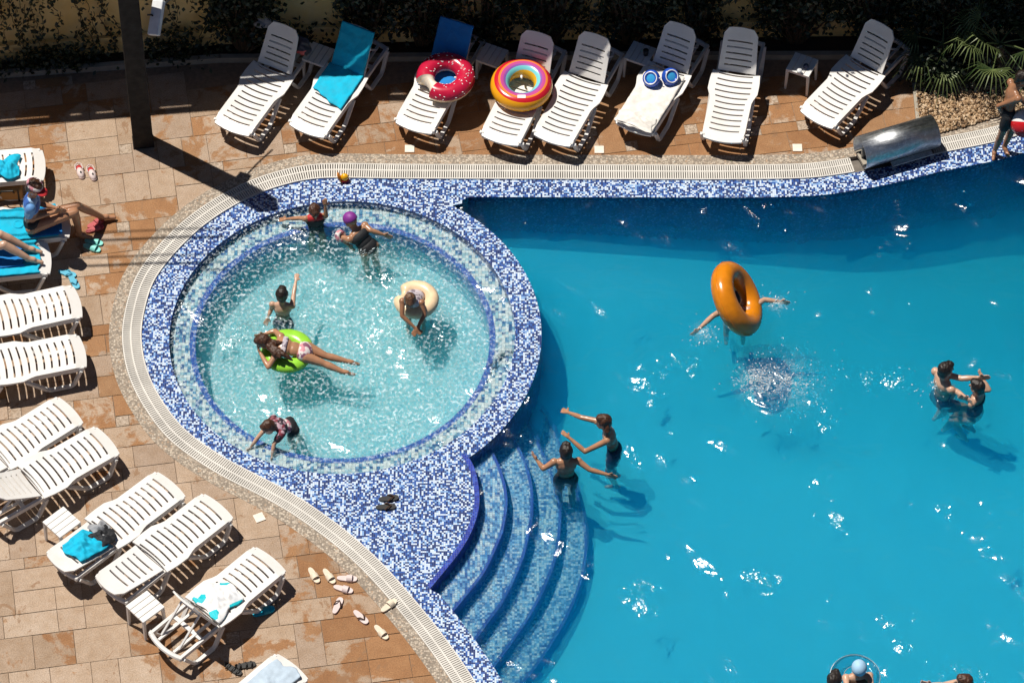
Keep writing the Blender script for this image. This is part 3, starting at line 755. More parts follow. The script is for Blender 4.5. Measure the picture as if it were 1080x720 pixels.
shrub(920, 45, .5, .18, 2.4, 5000, 'large black hedge bush behind the last lounger', seed=31)
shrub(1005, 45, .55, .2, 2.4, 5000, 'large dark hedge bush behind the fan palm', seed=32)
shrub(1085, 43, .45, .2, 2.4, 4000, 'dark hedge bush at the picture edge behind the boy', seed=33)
shrub(985, 88, .22, .10, .32, 700, 'low dark ground plant at the edge of the gravel', seed=34, size=.045)
shrub(1022, 84, .2, .10, .32, 600, 'low dark ground plant under the fan palm', seed=35, size=.045)

# dark post with floodlight
base = at(151, 150); t = tag(empty('timber_post', base), 'tall black square post standing on the paving by the wall', 'post')
b = MB(); b.bbox((0, 0, 2.1), (.245, .2, 4.2), Matrix.Rotation(R(8), 3, 'Z'), .06); b.build('shaft', 'dark_post', t)
b = MB(); b.bbox((0, 0, .012), (.255, .21, .02), Matrix.Rotation(R(8), 3, 'Z'), .2); b.build('foot_plate', 'dark_post', t)
lp = at(165, 19, 2.35); t = tag(empty('floodlight', lp), 'white floodlight fixed high on the dark post', 'lamp')
rt = Matrix.Rotation(R(30), 3, 'X')@Matrix.Rotation(R(-30), 3, 'Y')@Matrix.Rotation(R(-10), 3, 'Z')
b = MB(); b.bbox((0, 0, 0), (.15, .42, .07), rt, .2); b.build('housing', 'lamp_white', t)
b = MB(); b.bbox(rt@V((0, 0, -.04)), (.13, .38, .02), rt, .2); b.build('lens', 'black_rubber', t)
b = MB(); b.tube([(0, 0, 0), (-.06, .02, .03), (-.1, .0, .05)], .012, 6); b.build('bracket', 'black_rubber', t)
b = MB(); a_ = lp+V((.02, .06, .05)); d_ = V((.33, .50, .0)); b.tube([a_, a_+d_*.5+V((0, 0, -.01)), a_+d_+V((0, 0, .05))], .012, 6)
tag(b.build('lamp_cable', 'cable', None, a_), 'thin black cable running from the floodlight to the wall', 'cable')
# overhead cables, only their shadows fall into the picture
for k, (yy, r_) in enumerate(((244, .010), (252.5, .017), (270.5, .011), (279, .017))):
    g0 = at(130, yy); h = 5.2; p0 = g0+V((-.37*-1, .235*-1, 0))*0
    c = V((g0.x-.37*h, g0.y+.235*h, h)); dr = V((1, .05, 0)).normalized()
    b = MB(); b.tube([c+dr*(-8.), c+dr*-3, c, c+dr*1.2], r_, 6)
    tag(b.build('overhead_cable', 'cable', None, c), 'thin black overhead cable, its shadow striping the paving near the seated woman', 'cable', 'overhead cables above the paving')

# ------------------------------------------------------------------ gravel, edging and palms
gb = [P2(962, 58), P2(967, 127), P2(992, 141.5), P2(1020, 134.5), P2(1049, 125), P2(1095, 110), P2(1200, 78), P2(1200, 55)]
b = MB(); b.add(*fill(gb, [], .008)); structure(b.build('gravel_bed_soil', 'soil'))
random.seed(5); b = MB()
xs = [p.x for p in gb]; ys = [p.y for p in gb]; cnt = 0
bx_ = MB()
while cnt < 5200:
    p = V((random.uniform(min(xs), max(xs)-1.0), random.uniform(min(ys), max(ys))))
    if not inside(p, gb): continue
    cnt += 1; s = random.uniform(.009, .021)
    ax = [V((random.gauss(0, 1), random.gauss(0, 1), random.gauss(0, .3))).normalized()]
    ax.append(ax[0].orthogonal().normalized()); ax.append(ax[0].cross(ax[1]))
    b.ell((p.x, p.y, .012+s*.4+random.uniform(0, .015)), (s*1.3, s, s*.7), ax, 6, 3)
o = b.build('gravel', 'gravel'); o['kind'] = 'stuff'; o['label'] = 'brown gravel bed behind the steel fountain'; o['category'] = 'gravel'
b = MB()
for a, c in ((P2(961, 62), P2(967.5, 128)),):
    m = (a+c)/2; d = c-a; b.box((m.x, m.y, .015), (d.length, .04, .05), Matrix.Rotation(math.atan2(d.y, d.x), 3, 'Z'))
structure(b.build('gravel_edging', 'kerb'))

def palm(px, py, trunk_h, nf, rl, label, seed, lean=V((0, 0, 0))):
    random.seed(seed); base = at(px, py); t = tag(empty('fan_palm', base), label, 'palm')
    topp = V((0, 0, trunk_h))+lean
    b = MB(); pts = [V((0, 0, 0)).lerp(topp, k/6)+V((random.gauss(0, .008), random.gauss(0, .008), 0)) for k in range(7)]
    b.tube(pts, [.085, .08, .075, .078, .07, .072, .06], 9); b.build('trunk', 'stem', t)
    for k in range(nf):
        az = 2*math.pi*k/nf*1.0+random.uniform(-.25, .25); el = random.uniform(-.35, .95)
        d = V((math.cos(az)*math.cos(el), math.sin(az)*math.cos(el), math.sin(el)))
        b = MB(); pl = rl*random.uniform(.45, .75); end = topp+d*pl-V((0, 0, pl*.10))
        b.tube([topp, topp+d*pl*.5, end], [.012, .009, .007], 5)
        side = d.cross(V((0, 0, 1)))
        side = side.normalized() if side.length > .1 else V((1, 0, 0)); up = side.cross(d).normalized()
        nl = 20
        for j in range(nl):
            a = R(-105+210*j/(nl-1)); ld = (d*math.cos(a)+side*math.sin(a)+up*.12).normalized(); L = rl*random.uniform(.5, .68)*(1-.25*abs(a)/1.9)
            wd = ld.cross(up).normalized()*.008; tip = end+ld*L-V((0, 0, L*random.uniform(.3, .75))); mid = end+ld*L*.55+up*.01
            b.add([end-wd*.3, end+wd*.3, mid+wd, mid-wd, tip], [(0, 1, 2, 3), (3, 2, 4)])
        b.build('frond', 'palm', t)
palm(1050, 78, .55, 11, .74, 'green fan palm with drooping fronds beside the boy', 41)
palm(992, 70, .42, 7, .66, 'smaller dark fan palm with arching fronds at the bed corner', 42)

# ------------------------------------------------------------------ loungers
VH, FL, SZ = 1.05, 1.66, .33
def half_w(v):
    if v < .04: return .235+.02*(v/.04)
    if v < .62: return .256
    if v < .74: return .256+.05*((v-.62)/.12)
    return .306-.02*max(0, (v-.9)/.2)
def panel(wf, v0, v1, slots, zf, bow=.03, mar=.68, nu=14):
    """slotted sheet; slots = list of (start,end) along v"""
    br = sorted({v0, v1}|{q for s_ in slots for q in s_}|{v0+(v1-v0)*k/8 for k in range(9)})
    # keep extra breaks out of slots
    br = [q for q in br if not any(a+1e-6 < q < c-1e-6 for a, c in slots)]
    vs, fs = [], []
    for v in br:
        for j in range(nu+1):
            u = -1+2*j/nu; vv = v-bow*(1-u*u) if v > v0+.001 or True else v
            vs.append(V((vv, u*wf(v), zf(v, u))))
    for i in range(len(br)-1):
        slot = any(abs(br[i]-a) < 1e-6 and abs(br[i+1]-c) < 1e-6 for a, c in slots)
        for j in range(nu):
            um = abs(-1+2*(j+.5)/nu)
            if slot and um < mar: continue
            a = i*(nu+1)+j; fs.append((a, a+nu+1, a+nu+2, a+1))
    return vs, [f[::-1] for f in fs]
def zseat(v, u): return (SZ-.04*((.06-v)/.06)**2 if v < .06 else SZ)-.008*(1-u*u)+.018*max(0, (v-.6)/.45)
def make_lounger():
    t = empty('sun_lounger', (0, 0, 0))
    sl = [(.13+.0885*k, .152+.0885*k) for k in range(11)]
    b = MB(); vs, fs = panel(half_w, 0, VH, sl, zseat); b.solid(vs, fs, .022)
    # turned-down lip at the foot and along the sides
    b.build('seat', 'white', t)
    b = MB()
    for s in (-1, 1):
        b.sweep([(.03, 0, SZ-.05), (.3, 0, SZ-.05), (.62, 0, SZ-.055), (VH, 0, SZ-.05), (1.35, 0, SZ-.05), (FL-.08, 0, SZ-.05), (FL-.02, 0, SZ-.05)], .035, .055, s*.238)
    vs = []
    hb = [V((FL-.05+.05*(1-u*u), u*.255, SZ-.05)) for u in [-1+2*k/10 for k in range(11)]]
    b.tube(hb, .03, 8)
    for x in (.42, 1.0, 1.28): b.box((x, 0, SZ-.06), (.05, .44, .025))
    for u in (-.12, .12): b.box((1.34, u, SZ-.055), (.55, .03, .03))
    b.build('frame', 'white_part', t)
    for s in (-1, 1):
        for path in ([(.07, 0, SZ-.06), (.17, 0, .05), (.21, 0, .022), (.44, 0, .022), (.49, 0, .045), (.72, 0, SZ-.07)],
                     [(1.0, 0, SZ-.06), (1.13, 0, .05), (1.17, 0, .022), (1.42, 0, .022), (1.46, 0, .05), (1.6, 0, SZ-.06)]):
            b = MB(); b.sweep(path, .045, .032, s*.262); b.build('leg', 'white_part', t)
    bl = .64
    wf = lambda v: (.235-.03*(v/bl) if v < bl-.05 else (.205-.05*((v-bl+.05)/.05)**2))
    sl = [(.085+.0885*k, .107+.0885*k) for k in range(5)]
    b = MB(); vs, fs = panel(wf, 0, bl, sl, lambda v, u: -.012*(1-u*u)+.03*(v/bl)**2, bow=.02 if 0 else -.0, mar=.66); 
    vs = [V((p.x+.03*(1-(p.y/.22)**2)*(p.x/bl)**4, p.y, p.z)) for p in vs]
    b.solid(vs, fs, .02); bk = b.build('backrest', 'white', t); bk.location = (VH+.005, 0, SZ+.012)
    b = MB()
    for s in (-1, 1): b.box((.2, s*.14, 0), (.40, .022, .022))
    b.box((.39, 0, 0), (.022, .30, .022))
    pr = b.build('back_prop', 'white_part', t); pr.location = (VH+.2, 0, SZ-.03)
    return t
def set_back(t, ang):
    for c in t.children:
        if c.name.startswith('backrest'): c.rotation_euler = (0, -R(ang), 0); c.scale = (.86 if ang > 25 else 1, 1, 1)
        if c.name.startswith('back_prop'):
            if ang > 25:
                x, z = VH+.33*math.cos(R(ang)), SZ+.31*math.sin(R(ang))
                x2, z2 = 1.55, SZ-.04; a = math.atan2(z-z2, x-x2); c.location = (x2, 0, z2); c.rotation_euler = (0, -a, 0)
                c.scale = (math.hypot(x-x2, z-z2)/.40, 1, 1)
            else: c.location = (VH+.05, 0, SZ-.03); c.rotation_euler = (0, 0, 0); c.scale = (1, 1, 1)
def copy_tree(o, parent=None):
    c = o.copy(); col.objects.link(c)
    if parent is not None: c.parent = parent
    for ch in list(o.children): copy_tree(ch, c)
    return c
LG = {}
proto = make_lounger(); first = True
lounger_list = [
 ('T1', 244, 134, 35, -47, 56, 'white slatted lounger in the wall row, empty, farthest from the steel fountain'),
 ('T2', 323, 136, 34, -48, 54, 'white slatted lounger under the long turquoise towel'),
 ('T3', 436, 133, 26, -46, 54, 'white slatted lounger carrying the pink doughnut ring'),
 ('T4', 527, 146, 24, -48, 58, 'white slatted lounger carrying the rainbow ring'),
 ('T5', 582, 146, 30, -52, 58, 'empty white slatted lounger pushed close beside the rainbow ring lounger'),
 ('T6', 668, 134, 34, -54, 56, 'white slatted lounger spread with a white towel and armbands'),
 ('T7', 762, 145, 11, -50, 58, 'empty white slatted lounger standing straight on to the pool, between white towel and lone table'),
 ('T8', 861, 124, 49.6, -51.5, 58, 'empty white slatted lounger next to the lone side table, nearest the steel fountain'),
 ('L1', 45, 172, -41, 3, 5, 'white slatted lounger with a crumpled turquoise cloth, beside the clogs'),
 ('L2', 71, 232, -73, 8, 5, 'white slatted lounger the woman in the red visor sits on'),
 ('L3', 51, 270, -50, 5, 40, 'white slatted lounger under the bare legs of a sunbather'),
 ('L4', 82, 316, -66.7, 14.5, 3, 'empty flat white lounger beside the blue flip flops'),
 ('L5', 87, 368, -66, 13, 3, 'empty flat white lounger with a red thing on the ground beneath it'),
 ('L6', 75, 430, -58, 36, 3, 'empty white lounger turned askew, above the one with its back propped up'),
 ('L7', 114, 462, -65, 37, 27, 'empty white lounger with its back propped up beside the square table'),
 ('L8', 181, 508, -118, 88, 4, 'flat white lounger with turquoise and black clothes at its head end'),
 ('L9', 231, 531, -117, 91, 6, 'empty flat white lounger between the clothes lounger and the second small table'),
 ('L10', 286, 587, -39, 32, 62, 'white lounger with its back steeply raised and a patterned towel on the seat'),
 ('L11', 309, 700, -39, 33, 10, 'white lounger cut by the bottom edge with a pale blue towel'),
]
for k, px, py, dx, dy, ang, lab in lounger_list:
    o = proto if first else copy_tree(proto); first = False
    p = at(px, py, SZ); q = at(px+dx, py+dy, SZ); d = (q-p)
    o.location = (p.x, p.y, 0); o.rotation_euler = (0, 0, math.atan2(d.y, d.x))
    tag(o, lab, 'sun lounger', 'white sun loungers around the pool'); set_back(o, ang); LG[k] = (o, ang)
bpy.context.view_layer.update()
def surf(ang, v, u):
    """lounger surface point in its own frame"""
    if v <= VH: return V((v, u, SZ+.018*max(0, (v-.6)/.45)))
    a = R(ang); return V((VH+(v-VH)*math.cos(a)-.02*math.sin(a)*0, u, SZ+.022+(v-VH)*math.sin(a)))
def nrm_s(ang, v): return V((0, 0, 1)) if v <= VH else V((-math.sin(R(ang)), 0, math.cos(R(ang))))
def drape(key, name, m, label, cat, v0, v1, u0, u1, seed=0, amp=.012, lift=.014, skew=0., rag=.0, nv=46, nu=22, lobes=0, overhang=0):
    """towel or cloth lying on a lounger"""
    o, ang = LG[key]; vs, fs = [], []; random.seed(seed)
    for i in range(nv+1):
        for j in range(nu+1):
            s, r_ = i/nv, j/nu; v = v0+(v1-v0)*s; u = u0+(u1-u0)*r_
            if lobes:
                # pull the outline in and out so the heap is not a rectangle
                cx, cyy = s-.5, r_-.5; rad = math.hypot(cx, cyy); an = math.atan2(cyy, cx)
                k = 1+lobes*math.sin(3*an+seed)*min(1, rad*2)+lobes*.7*math.sin(5*an+seed*2.3)*min(1, rad*2)
                sq = max(abs(cx), abs(cyy))/(rad+1e-6); k *= (.75+.25*sq)
                v = (v0+v1)/2+(v1-v0)*cx*k; u = (u0+u1)/2+(u1-u0)*cyy*k
            v += skew*(r_-.5)*(1-s)+rag*noise.noise(V((r_*4, seed, s*2)))*max(0, .5-s)*2
            p = surf(ang, v, u)
            w_ = noise.noise(V((v*9+seed*3.1, u*7, seed)))+.6*noise.noise(V((v*22, u*19+seed, 2.))); 
            hgt = lift+amp*(w_+1.1)*(1 if lobes == 0 else (1.6*(1-max(abs(s-.5), abs(r_-.5))*1.7)+.2))
            p = p+nrm_s(ang, v)*hgt
            ov = abs(u)-(.25 if v < VH else .22)
            if ov > 0 and overhang: p = p-nrm_s(ang, v)*min(.25, ov*1.6)-V((0, (1 if u > 0 else -1)*ov*.8, 0))
            vs.append(p)
    for i in range(nv):
        for j in range(nu):
            a = i*(nu+1)+j; fs.append((a, a+nu+1, a+nu+2, a+1))
    b = MB(); b.solid(vs, [f[::-1] for f in fs], .006)
    ob = b.build(name, m, None, None, True); ob.location = o.location; ob.rotation_euler = o.rotation_euler
    # put the origin on the cloth itself
    c = sum(vs, V((0, 0, 0)))/len(vs)
    ob.data.transform(Matrix.Translation(-c)); ob.location = o.matrix_world@c
    return tag(ob, label, cat)
drape('T2', 'beach_towel', 'turq', 'long turquoise towel hanging over a raised backrest down to mid seat', 'towel', .52, VH+.57, -.235, .235, 3, .014, .016, rag=.05, skew=.16, overhang=1)
drape('T3', 'beach_towel', 'sky_towel', 'plain blue towel over the backrest behind the pink doughnut ring', 'towel', VH-.42, VH+.57, -.225, .225, 4, .01, .016, overhang=1)
drape('T6', 'beach_towel', 'white_cloth', 'white towel spread over the seat and rumpled at the foot', 'towel', -.02, VH-.1, -.245, .245, 5, .016, .014, rag=.05)
drape('T6', 'beach_towel', 'white_cloth', 'small white cloth bunched at the foot of the white towel', 'towel', -.02, .22, -.24, .23, 9, .024, .03, lobes=.1)
drape('T1', 'hanging_cloth', 'grey_cloth', 'pale grey cloth tucked behind the top of the first raised backrest', 'cloth', VH+.42, VH+.58, .12, .42, 6, .02, -.05, lobes=.2)
drape('T1', 'hanging_cloth', 'stripe_dark', 'dark striped cloth slung behind the first raised backrest', 'cloth', VH+.26, VH+.48, -.36, -.15, 7, .02, -.09, lobes=.15)
drape('L1', 'crumpled_cloth', 'turq', 'turquoise cloth crumpled on the lounger beside the clogs', 'towel', .27, .62, -.1, .22, 8, .05, .02, lobes=.18)
drape('L2', 'beach_towel', 'turq', 'turquoise towel covering the whole lounger of the seated woman', 'towel', .12, 1.6, -.24, .245, 10, .018, .014, rag=.08)
drape('L2', 'beach_towel', 'sky_towel', 'dark blue towel end under the seated woman', 'towel', .07, .42, -.20, .235, 12, .008, .034, rag=.03)
drape('L3', 'beach_towel', 'turq', 'turquoise towel under the bare legs of the sunbather', 'towel', .1, 1.0, -.25, .25, 13, .012, .014, rag=.1, overhang=1)
drape('L3', 'beach_towel', 'sky_towel', 'blue towel folded across the sunbather lounger', 'towel', .28, .95, -.2, .14, 14, .012, .036, rag=.06)
drape('L8', 'crumpled_cloth', 'turq', 'turquoise cloth lying beside black clothes on the flat lounger', 'cloth', 1.13, 1.52, -.16, .2, 15, .04, .02, lobes=.1, skew=-.1)
drape('L8', 'garment', 'black_cloth', 'black garment heaped on the flat lounger', 'clothing', .94, 1.2, -.04, .2, 16, .05, .02, lobes=.09)
drape('L8', 'garment', 'grey_cloth', 'grey garment lying beneath the black one on the flat lounger', 'clothing', .93, 1.13, -.14, .06, 17, .04, .015, lobes=.2)
drape('L10', 'beach_towel', 'turq_white', 'white and turquoise patterned towel crumpled on the seat of the steep backed lounger', 'towel', .60, 1.04, -.22, .22, 18, .03, .015, lobes=.13)
drape('L11', 'beach_towel', 'pale_blue', 'pale blue towel spread on the lounger at the bottom edge', 'towel', .05, .75, -.18, .2, 19, .02, .015, rag=.08, lobes=.06)

# side tables
def make_table():
    t = empty('side_table', (0, 0, 0)); W, D, H = .31, .31, .36
    b = MB()
    for k in range(4): b.bbox((-W/2+W/8+k*W/4, 0, H-.012), (W/4-.006, D, .024), None, .15)
    b.box((0, D/2-.02, H-.03), (W-.02, .025, .03)); b.box((0, -D/2+.02, H-.03), (W-.02, .025, .03))
    b.build('table_top', 'white', t)
    for sx in (-1, 1):
        for sy in (-1, 1):
            b = MB(); b.tube([(sx*(W/2-.02), sy*(D/2-.02), H-.03), (sx*(W/2-.012), sy*(D/2-.012), 0)], [.024, .017], 4); b.build('leg', 'white_part', t)
    return t
tp = make_table(); ft = True
TB = []
for px, py, ang, lab in ((336, 57, -25, 'white slatted side table between the first two loungers by the wall'), (519, 58, -25, 'white slatted side table between the doughnut ring and rainbow ring loungers'),
                         (675, 56, -25, 'white slatted side table with a dark cup on it'), (846, 68, -25, 'white slatted side table with a dark ball and white cup on it, standing alone'),
                         (65, 550, -46, 'white side table beside the flat lounger with turquoise and black clothes'), (153, 639, -47, 'white side table beside the lounger with the steeply raised back')):
    o = tp if ft else copy_tree(tp); ft = False
    p = at(px, py, .36); o.location = (p.x, p.y, 0); o.rotation_euler = (0, 0, R(ang)); tag(o, lab, 'side table', 'white side tables'); TB.append(o)
def cup(p, r_, h, m, lab):
    b = MB(); b.tube([(0, 0, 0), (0, 0, h*.5), (0, 0, h), (0, 0, h-.004)], [r_*.8, r_*.92, r_, r_*.85], 12); o = b.build('cup', m, None, None, True); o.location = p; return tag(o, lab, 'cup')
z_ = .362
cup(at(681, 58, z_), .035, .085, 'black_rubber', 'dark cup standing on the side table beside the white towel')
cup(at(843, 77, z_), .03, .05, 'lamp_white', 'small white cup at the edge of the lone side table')
b = MB(); b.ell((0, 0, .035), (.036, .036, .036)); b.tube([(0, 0, .06), (0, 0, .078)], [.012, .008], 8); o = b.build('ball_ornament', 'navy_cloth', None, None, True); o.location = at(850, 72, z_)
tag(o, 'small dark blue ball resting on the lone side table', 'ball')

# ------------------------------------------------------------------ pool rings
def torus(b, Rr, r_, rz=None, n=56, m=18, zlo=None, a0=0, a1=2*math.pi, bite=None, grow=0.):
    rz = rz or r_; full = abs(a1-a0-2*math.pi) < 1e-6; nn = n if full else n+1; vs = []; fs = []
    for i in range(nn):
        a = a0+(a1-a0)*i/n; k = 1.
        R2 = Rr
        if bite:
            d = abs((a-bite[0]+math.pi) % (2*math.pi)-math.pi)
            if d < bite[1]:
                q = math.sqrt(max(0, 1-(d/bite[1])**2)); k = 1-.55*q*(1-.12*abs(math.sin(d*26))); R2 = Rr-r_*.42*q
        pk = 1+.012*math.sin(a*31)
        for j in range(m):
            c = 2*math.pi*j/m
            vs.append(V(((R2+(r_+grow)*k*math.cos(c)*pk)*math.cos(a), (R2+(r_+grow)*k*math.cos(c)*pk)*math.sin(a), (rz+grow)*k**.5*math.sin(c))))
    for i in range(n):
        i2 = (i+1) % nn
        for j in range(m): fs.append((i*m+j, i2*m+j, i2*m+(j+1) % m, i*m+(j+1) % m))
    if zlo is not None: fs = [f for f in fs if min(vs[q].z for q in f) > zlo]
    b.add(vs, fs); return b
def frame_of(nrm, spin=0):
    z = V(nrm).normalized(); x = V((1, 0, 0))-z*z.x; x.normalize(); y = z.cross(x)
    m = Matrix((x, y, z)).transposed(); return (m@Matrix.Rotation(spin, 3, 'Z')).to_euler()
def doughnut(loc, nrm, Rr, r_, label, bite, icing='crimson_vinyl', base='yellow_vinyl', spr='white_vinyl', spin=0, valve=True):
    t = tag(empty('swim_ring', loc), label, 'swim ring'); t.rotation_euler = frame_of(nrm, spin)
    b = MB(); torus(b, Rr, r_, bite=bite); b.build('tube', base, t, None, True)
    if icing:
        b = MB(); vs_ = []; torus(b, Rr, r_, zlo=-.012 if True else 0, bite=bite, grow=.003, a0=bite[0]+bite[1], a1=bite[0]-bite[1]+2*math.pi, n=60); b.build('icing', icing, t, None, True)
        random.seed(3); b = MB()
        for k in range(90):
            a = random.uniform(0, 2*math.pi); d = abs((a-bite[0]+math.pi) % (2*math.pi)-math.pi)
            if d < bite[1]+.05: continue
            c = random.uniform(.1, 2.7); p = V(((Rr+(r_+.004)*math.cos(c))*math.cos(a), (Rr+(r_+.004)*math.cos(c))*math.sin(a), (r_+.004)*math.sin(c)))
            nn = V((math.cos(c)*math.cos(a), math.cos(c)*math.sin(a), math.sin(c))); tg = nn.orthogonal().normalized(); tg.rotate(Matrix.Rotation(random.uniform(0, 6), 3, nn))
            b.ell(p, (.014, .0055, .004), (tg, nn.cross(tg), nn), 6, 4)
        b.build('sprinkles', spr, t, None, True)
        b = MB(); torus(b, Rr, r_, bite=bite, grow=.0025, a0=bite[0]-bite[1], a1=bite[0]+bite[1], n=20, zlo=-.03); b.build('bite_mark', 'bite_cream', t, None, True)
    if valve:
        b = MB(); b.tube([(Rr-r_-.004, 0, 0), (Rr-r_-.03, 0, .0)], [.012, .010], 8); b.build('valve', 'white_vinyl', t)
    return t
doughnut(at(470, 82, .46), (-.02, -.06, 1), .245, .112, 'pink doughnut swim ring with white sprinkles and a bite mark', (R(-148), .42), base='cream_vinyl')
t = tag(empty('swim_ring', at(550, 90, .46)), 'rainbow striped swim ring with a yellow underside on a lounger', 'swim ring')
t.rotation_euler = frame_of((0, -.05, 1))
b = MB(); torus(b, .265, .115); b.build('tube', 'rainbow', t, None, True)
b = MB(); b.tube([(0.0, .145, .0), (0, .10, .01), (0, .085, .05)], [.016, .013, .010], 8); b.build('valve', 'white_vinyl', t)
b = MB(); b.bbox((0, -.265, .113), (.10, .05, .006)); b.build('printed_patch', 'white_vinyl', t)

# ring floating on edge in the main pool
RN = V((.83, -.017, .558)); rc = at(777, 315, .18)
t = tag(empty('swim_ring', rc), 'large orange swim ring tipped up over a swimmer', 'swim ring'); t.rotation_euler = frame_of(RN)
b = MB(); torus(b, .325, .135, n=72, m=22); b.build('tube', 'orange_vinyl', t, None, True)
b = MB()
for i in range(72):
    pass
torus(b, .325+.136, .004, .004, n=72, m=6); b.build('seam', 'orange_vinyl', t, None, True)
b = MB(); b.tube([(.19, 0, 0), (.165, 0, .01)], [.014, .011], 8); b.build('valve', 'orange_vinyl', t)
t = doughnut(at(439, 316, .0), (0, 0, 1), .185, .085, 'cream swim ring around the girl with streaked hair', (R(160), .35), icing=None, base='cream_vinyl')
t = tag(empty('swim_ring', at(303, 370, -.015)), 'lime green swim ring under the girl lying on her front', 'swim ring')
b = MB(); torus(b, .215, .098, .07); b.build('tube', 'lime_vinyl', t, None, True)
b = MB(); b.tube([(.118, .05, .0), (.10, .05, .01)], [.012, .01], 8); b.build('valve', 'white_vinyl', t)
def clear_vinyl():
    m, t, out = newmat('clear_vinyl'); g = N(t); tr = g.n('BsdfTransparent'); tr.inputs[0].default_value = (.86, .95, .98, 1)
    gl = g.n('BsdfGlossy'); gl.inputs['Roughness'].default_value = .05; lw = g.n('LayerWeight'); lw.inputs[0].default_value = .35
    x = g.n('MixShader'); g.put(x.inputs[0], g.rng(lw.outputs['Fresnel'], 0, 1, .04, .5)); t.links.new(tr.outputs[0], x.inputs[1]); t.links.new(gl.outputs[0], x.inputs[2]); t.links.new(x.outputs[0], out.inputs[0]); return m
M['clear'] = clear_vinyl()
t = tag(empty('swim_ring', at(902, 712, .0)), 'clear see-through swim ring around the swimmer in the pale blue cap', 'swim ring')
b = MB(); torus(b, .20, .075); b.build('tube', 'clear', t, None, True)
b = MB(); torus(b, .20+.076, .004, .004, m=6); torus(b, .124, .004, .004, m=6); b.build('seam', 'white_vinyl', t, None, True)
# armbands
for px, py, az, lab in ((687, 83, -25, 'blue inflatable armband with white rim lying toward the side table'), (707, 81, 35, 'blue inflatable armband with white rim lying nearer the backrest edge')):
    t = tag(empty('armband', at(px, py, .44)), lab, 'armband', 'pair of blue armbands on the white towel'); t.rotation_euler = frame_of((math.sin(R(az))*.5, -.55, .75))
    b = MB(); torus(b, .075, .034, .06, n=32, m=14); b.build('cuff', 'blue_vinyl', t, None, True)
    b = MB(); torus(b, .076, .0075, .008, n=32, m=10); b.build('rim', 'white_vinyl', t, None, True).location = (0, 0, .055)
    b = MB(); b.ell((0, 0, .035), (.068, .068, .014)); b.build('bladder', 'aqua_vinyl', t, None, True)
    b = MB(); b.tube([(.10, 0, .03), (.125, 0, .04)], .008, 6); b.build('valve', 'white_vinyl', t)

# ------------------------------------------------------------------ steel fountain hood
p0, p1 = at(907, 162, .2), at(985, 139, .2); ax = (p1-p0); L = ax.length; ang = math.atan2(ax.y, ax.x)
t = tag(empty('fountain', (p0.x, p0.y, 0), ang), 'rolled stainless steel waterfall fountain on the pool edge', 'fountain')
b = MB(); rr = .205; vs = []; fs = []; na = 30
for i in range(na+1):
    a = R(-62+ (285)*i/na)          # open towards the pool at the bottom
    for x in (0, L): vs.append(V((x, -rr*math.cos(a), .215+rr*math.sin(a))))
for i in range(na): fs.append((2*i, 2*i+2, 2*i+3, 2*i+1))
nv_ = len(vs); ins = [V((v.x, v.y*.955, .215+(v.z-.215)*.955)) for v in vs]
b.add(vs+ins, fs+[tuple(q+nv_ for q in f[::-1]) for f in fs]+[(2*i, nv_+2*i, nv_+2*i+2, 2*i+2) for i in range(na)]+[(2*i+1, 2*i+3, nv_+2*i+3, nv_+2*i+1) for i in range(na)]+[(0, 1, nv_+1, nv_), (2*na, nv_+2*na, nv_+2*na+1, 2*na+1)])
b.build('hood', 'steel', t, None, True)
b = MB(); b.bbox((L*.5, .06, .02), (L-.06, .24, .05), None, .1); b.build('base', 'kerb', t)
b = MB(); b.bbox((L*.62, -.2, .075), (L*.55, .07, .02), Matrix.Rotation(R(12), 3, 'X'), .2); b.build('spout', 'steel', t)
b = MB(); b.box((L*.5, .05, .12), (L*.9, .02, .16)); b.build('back_plate', 'steel', t)

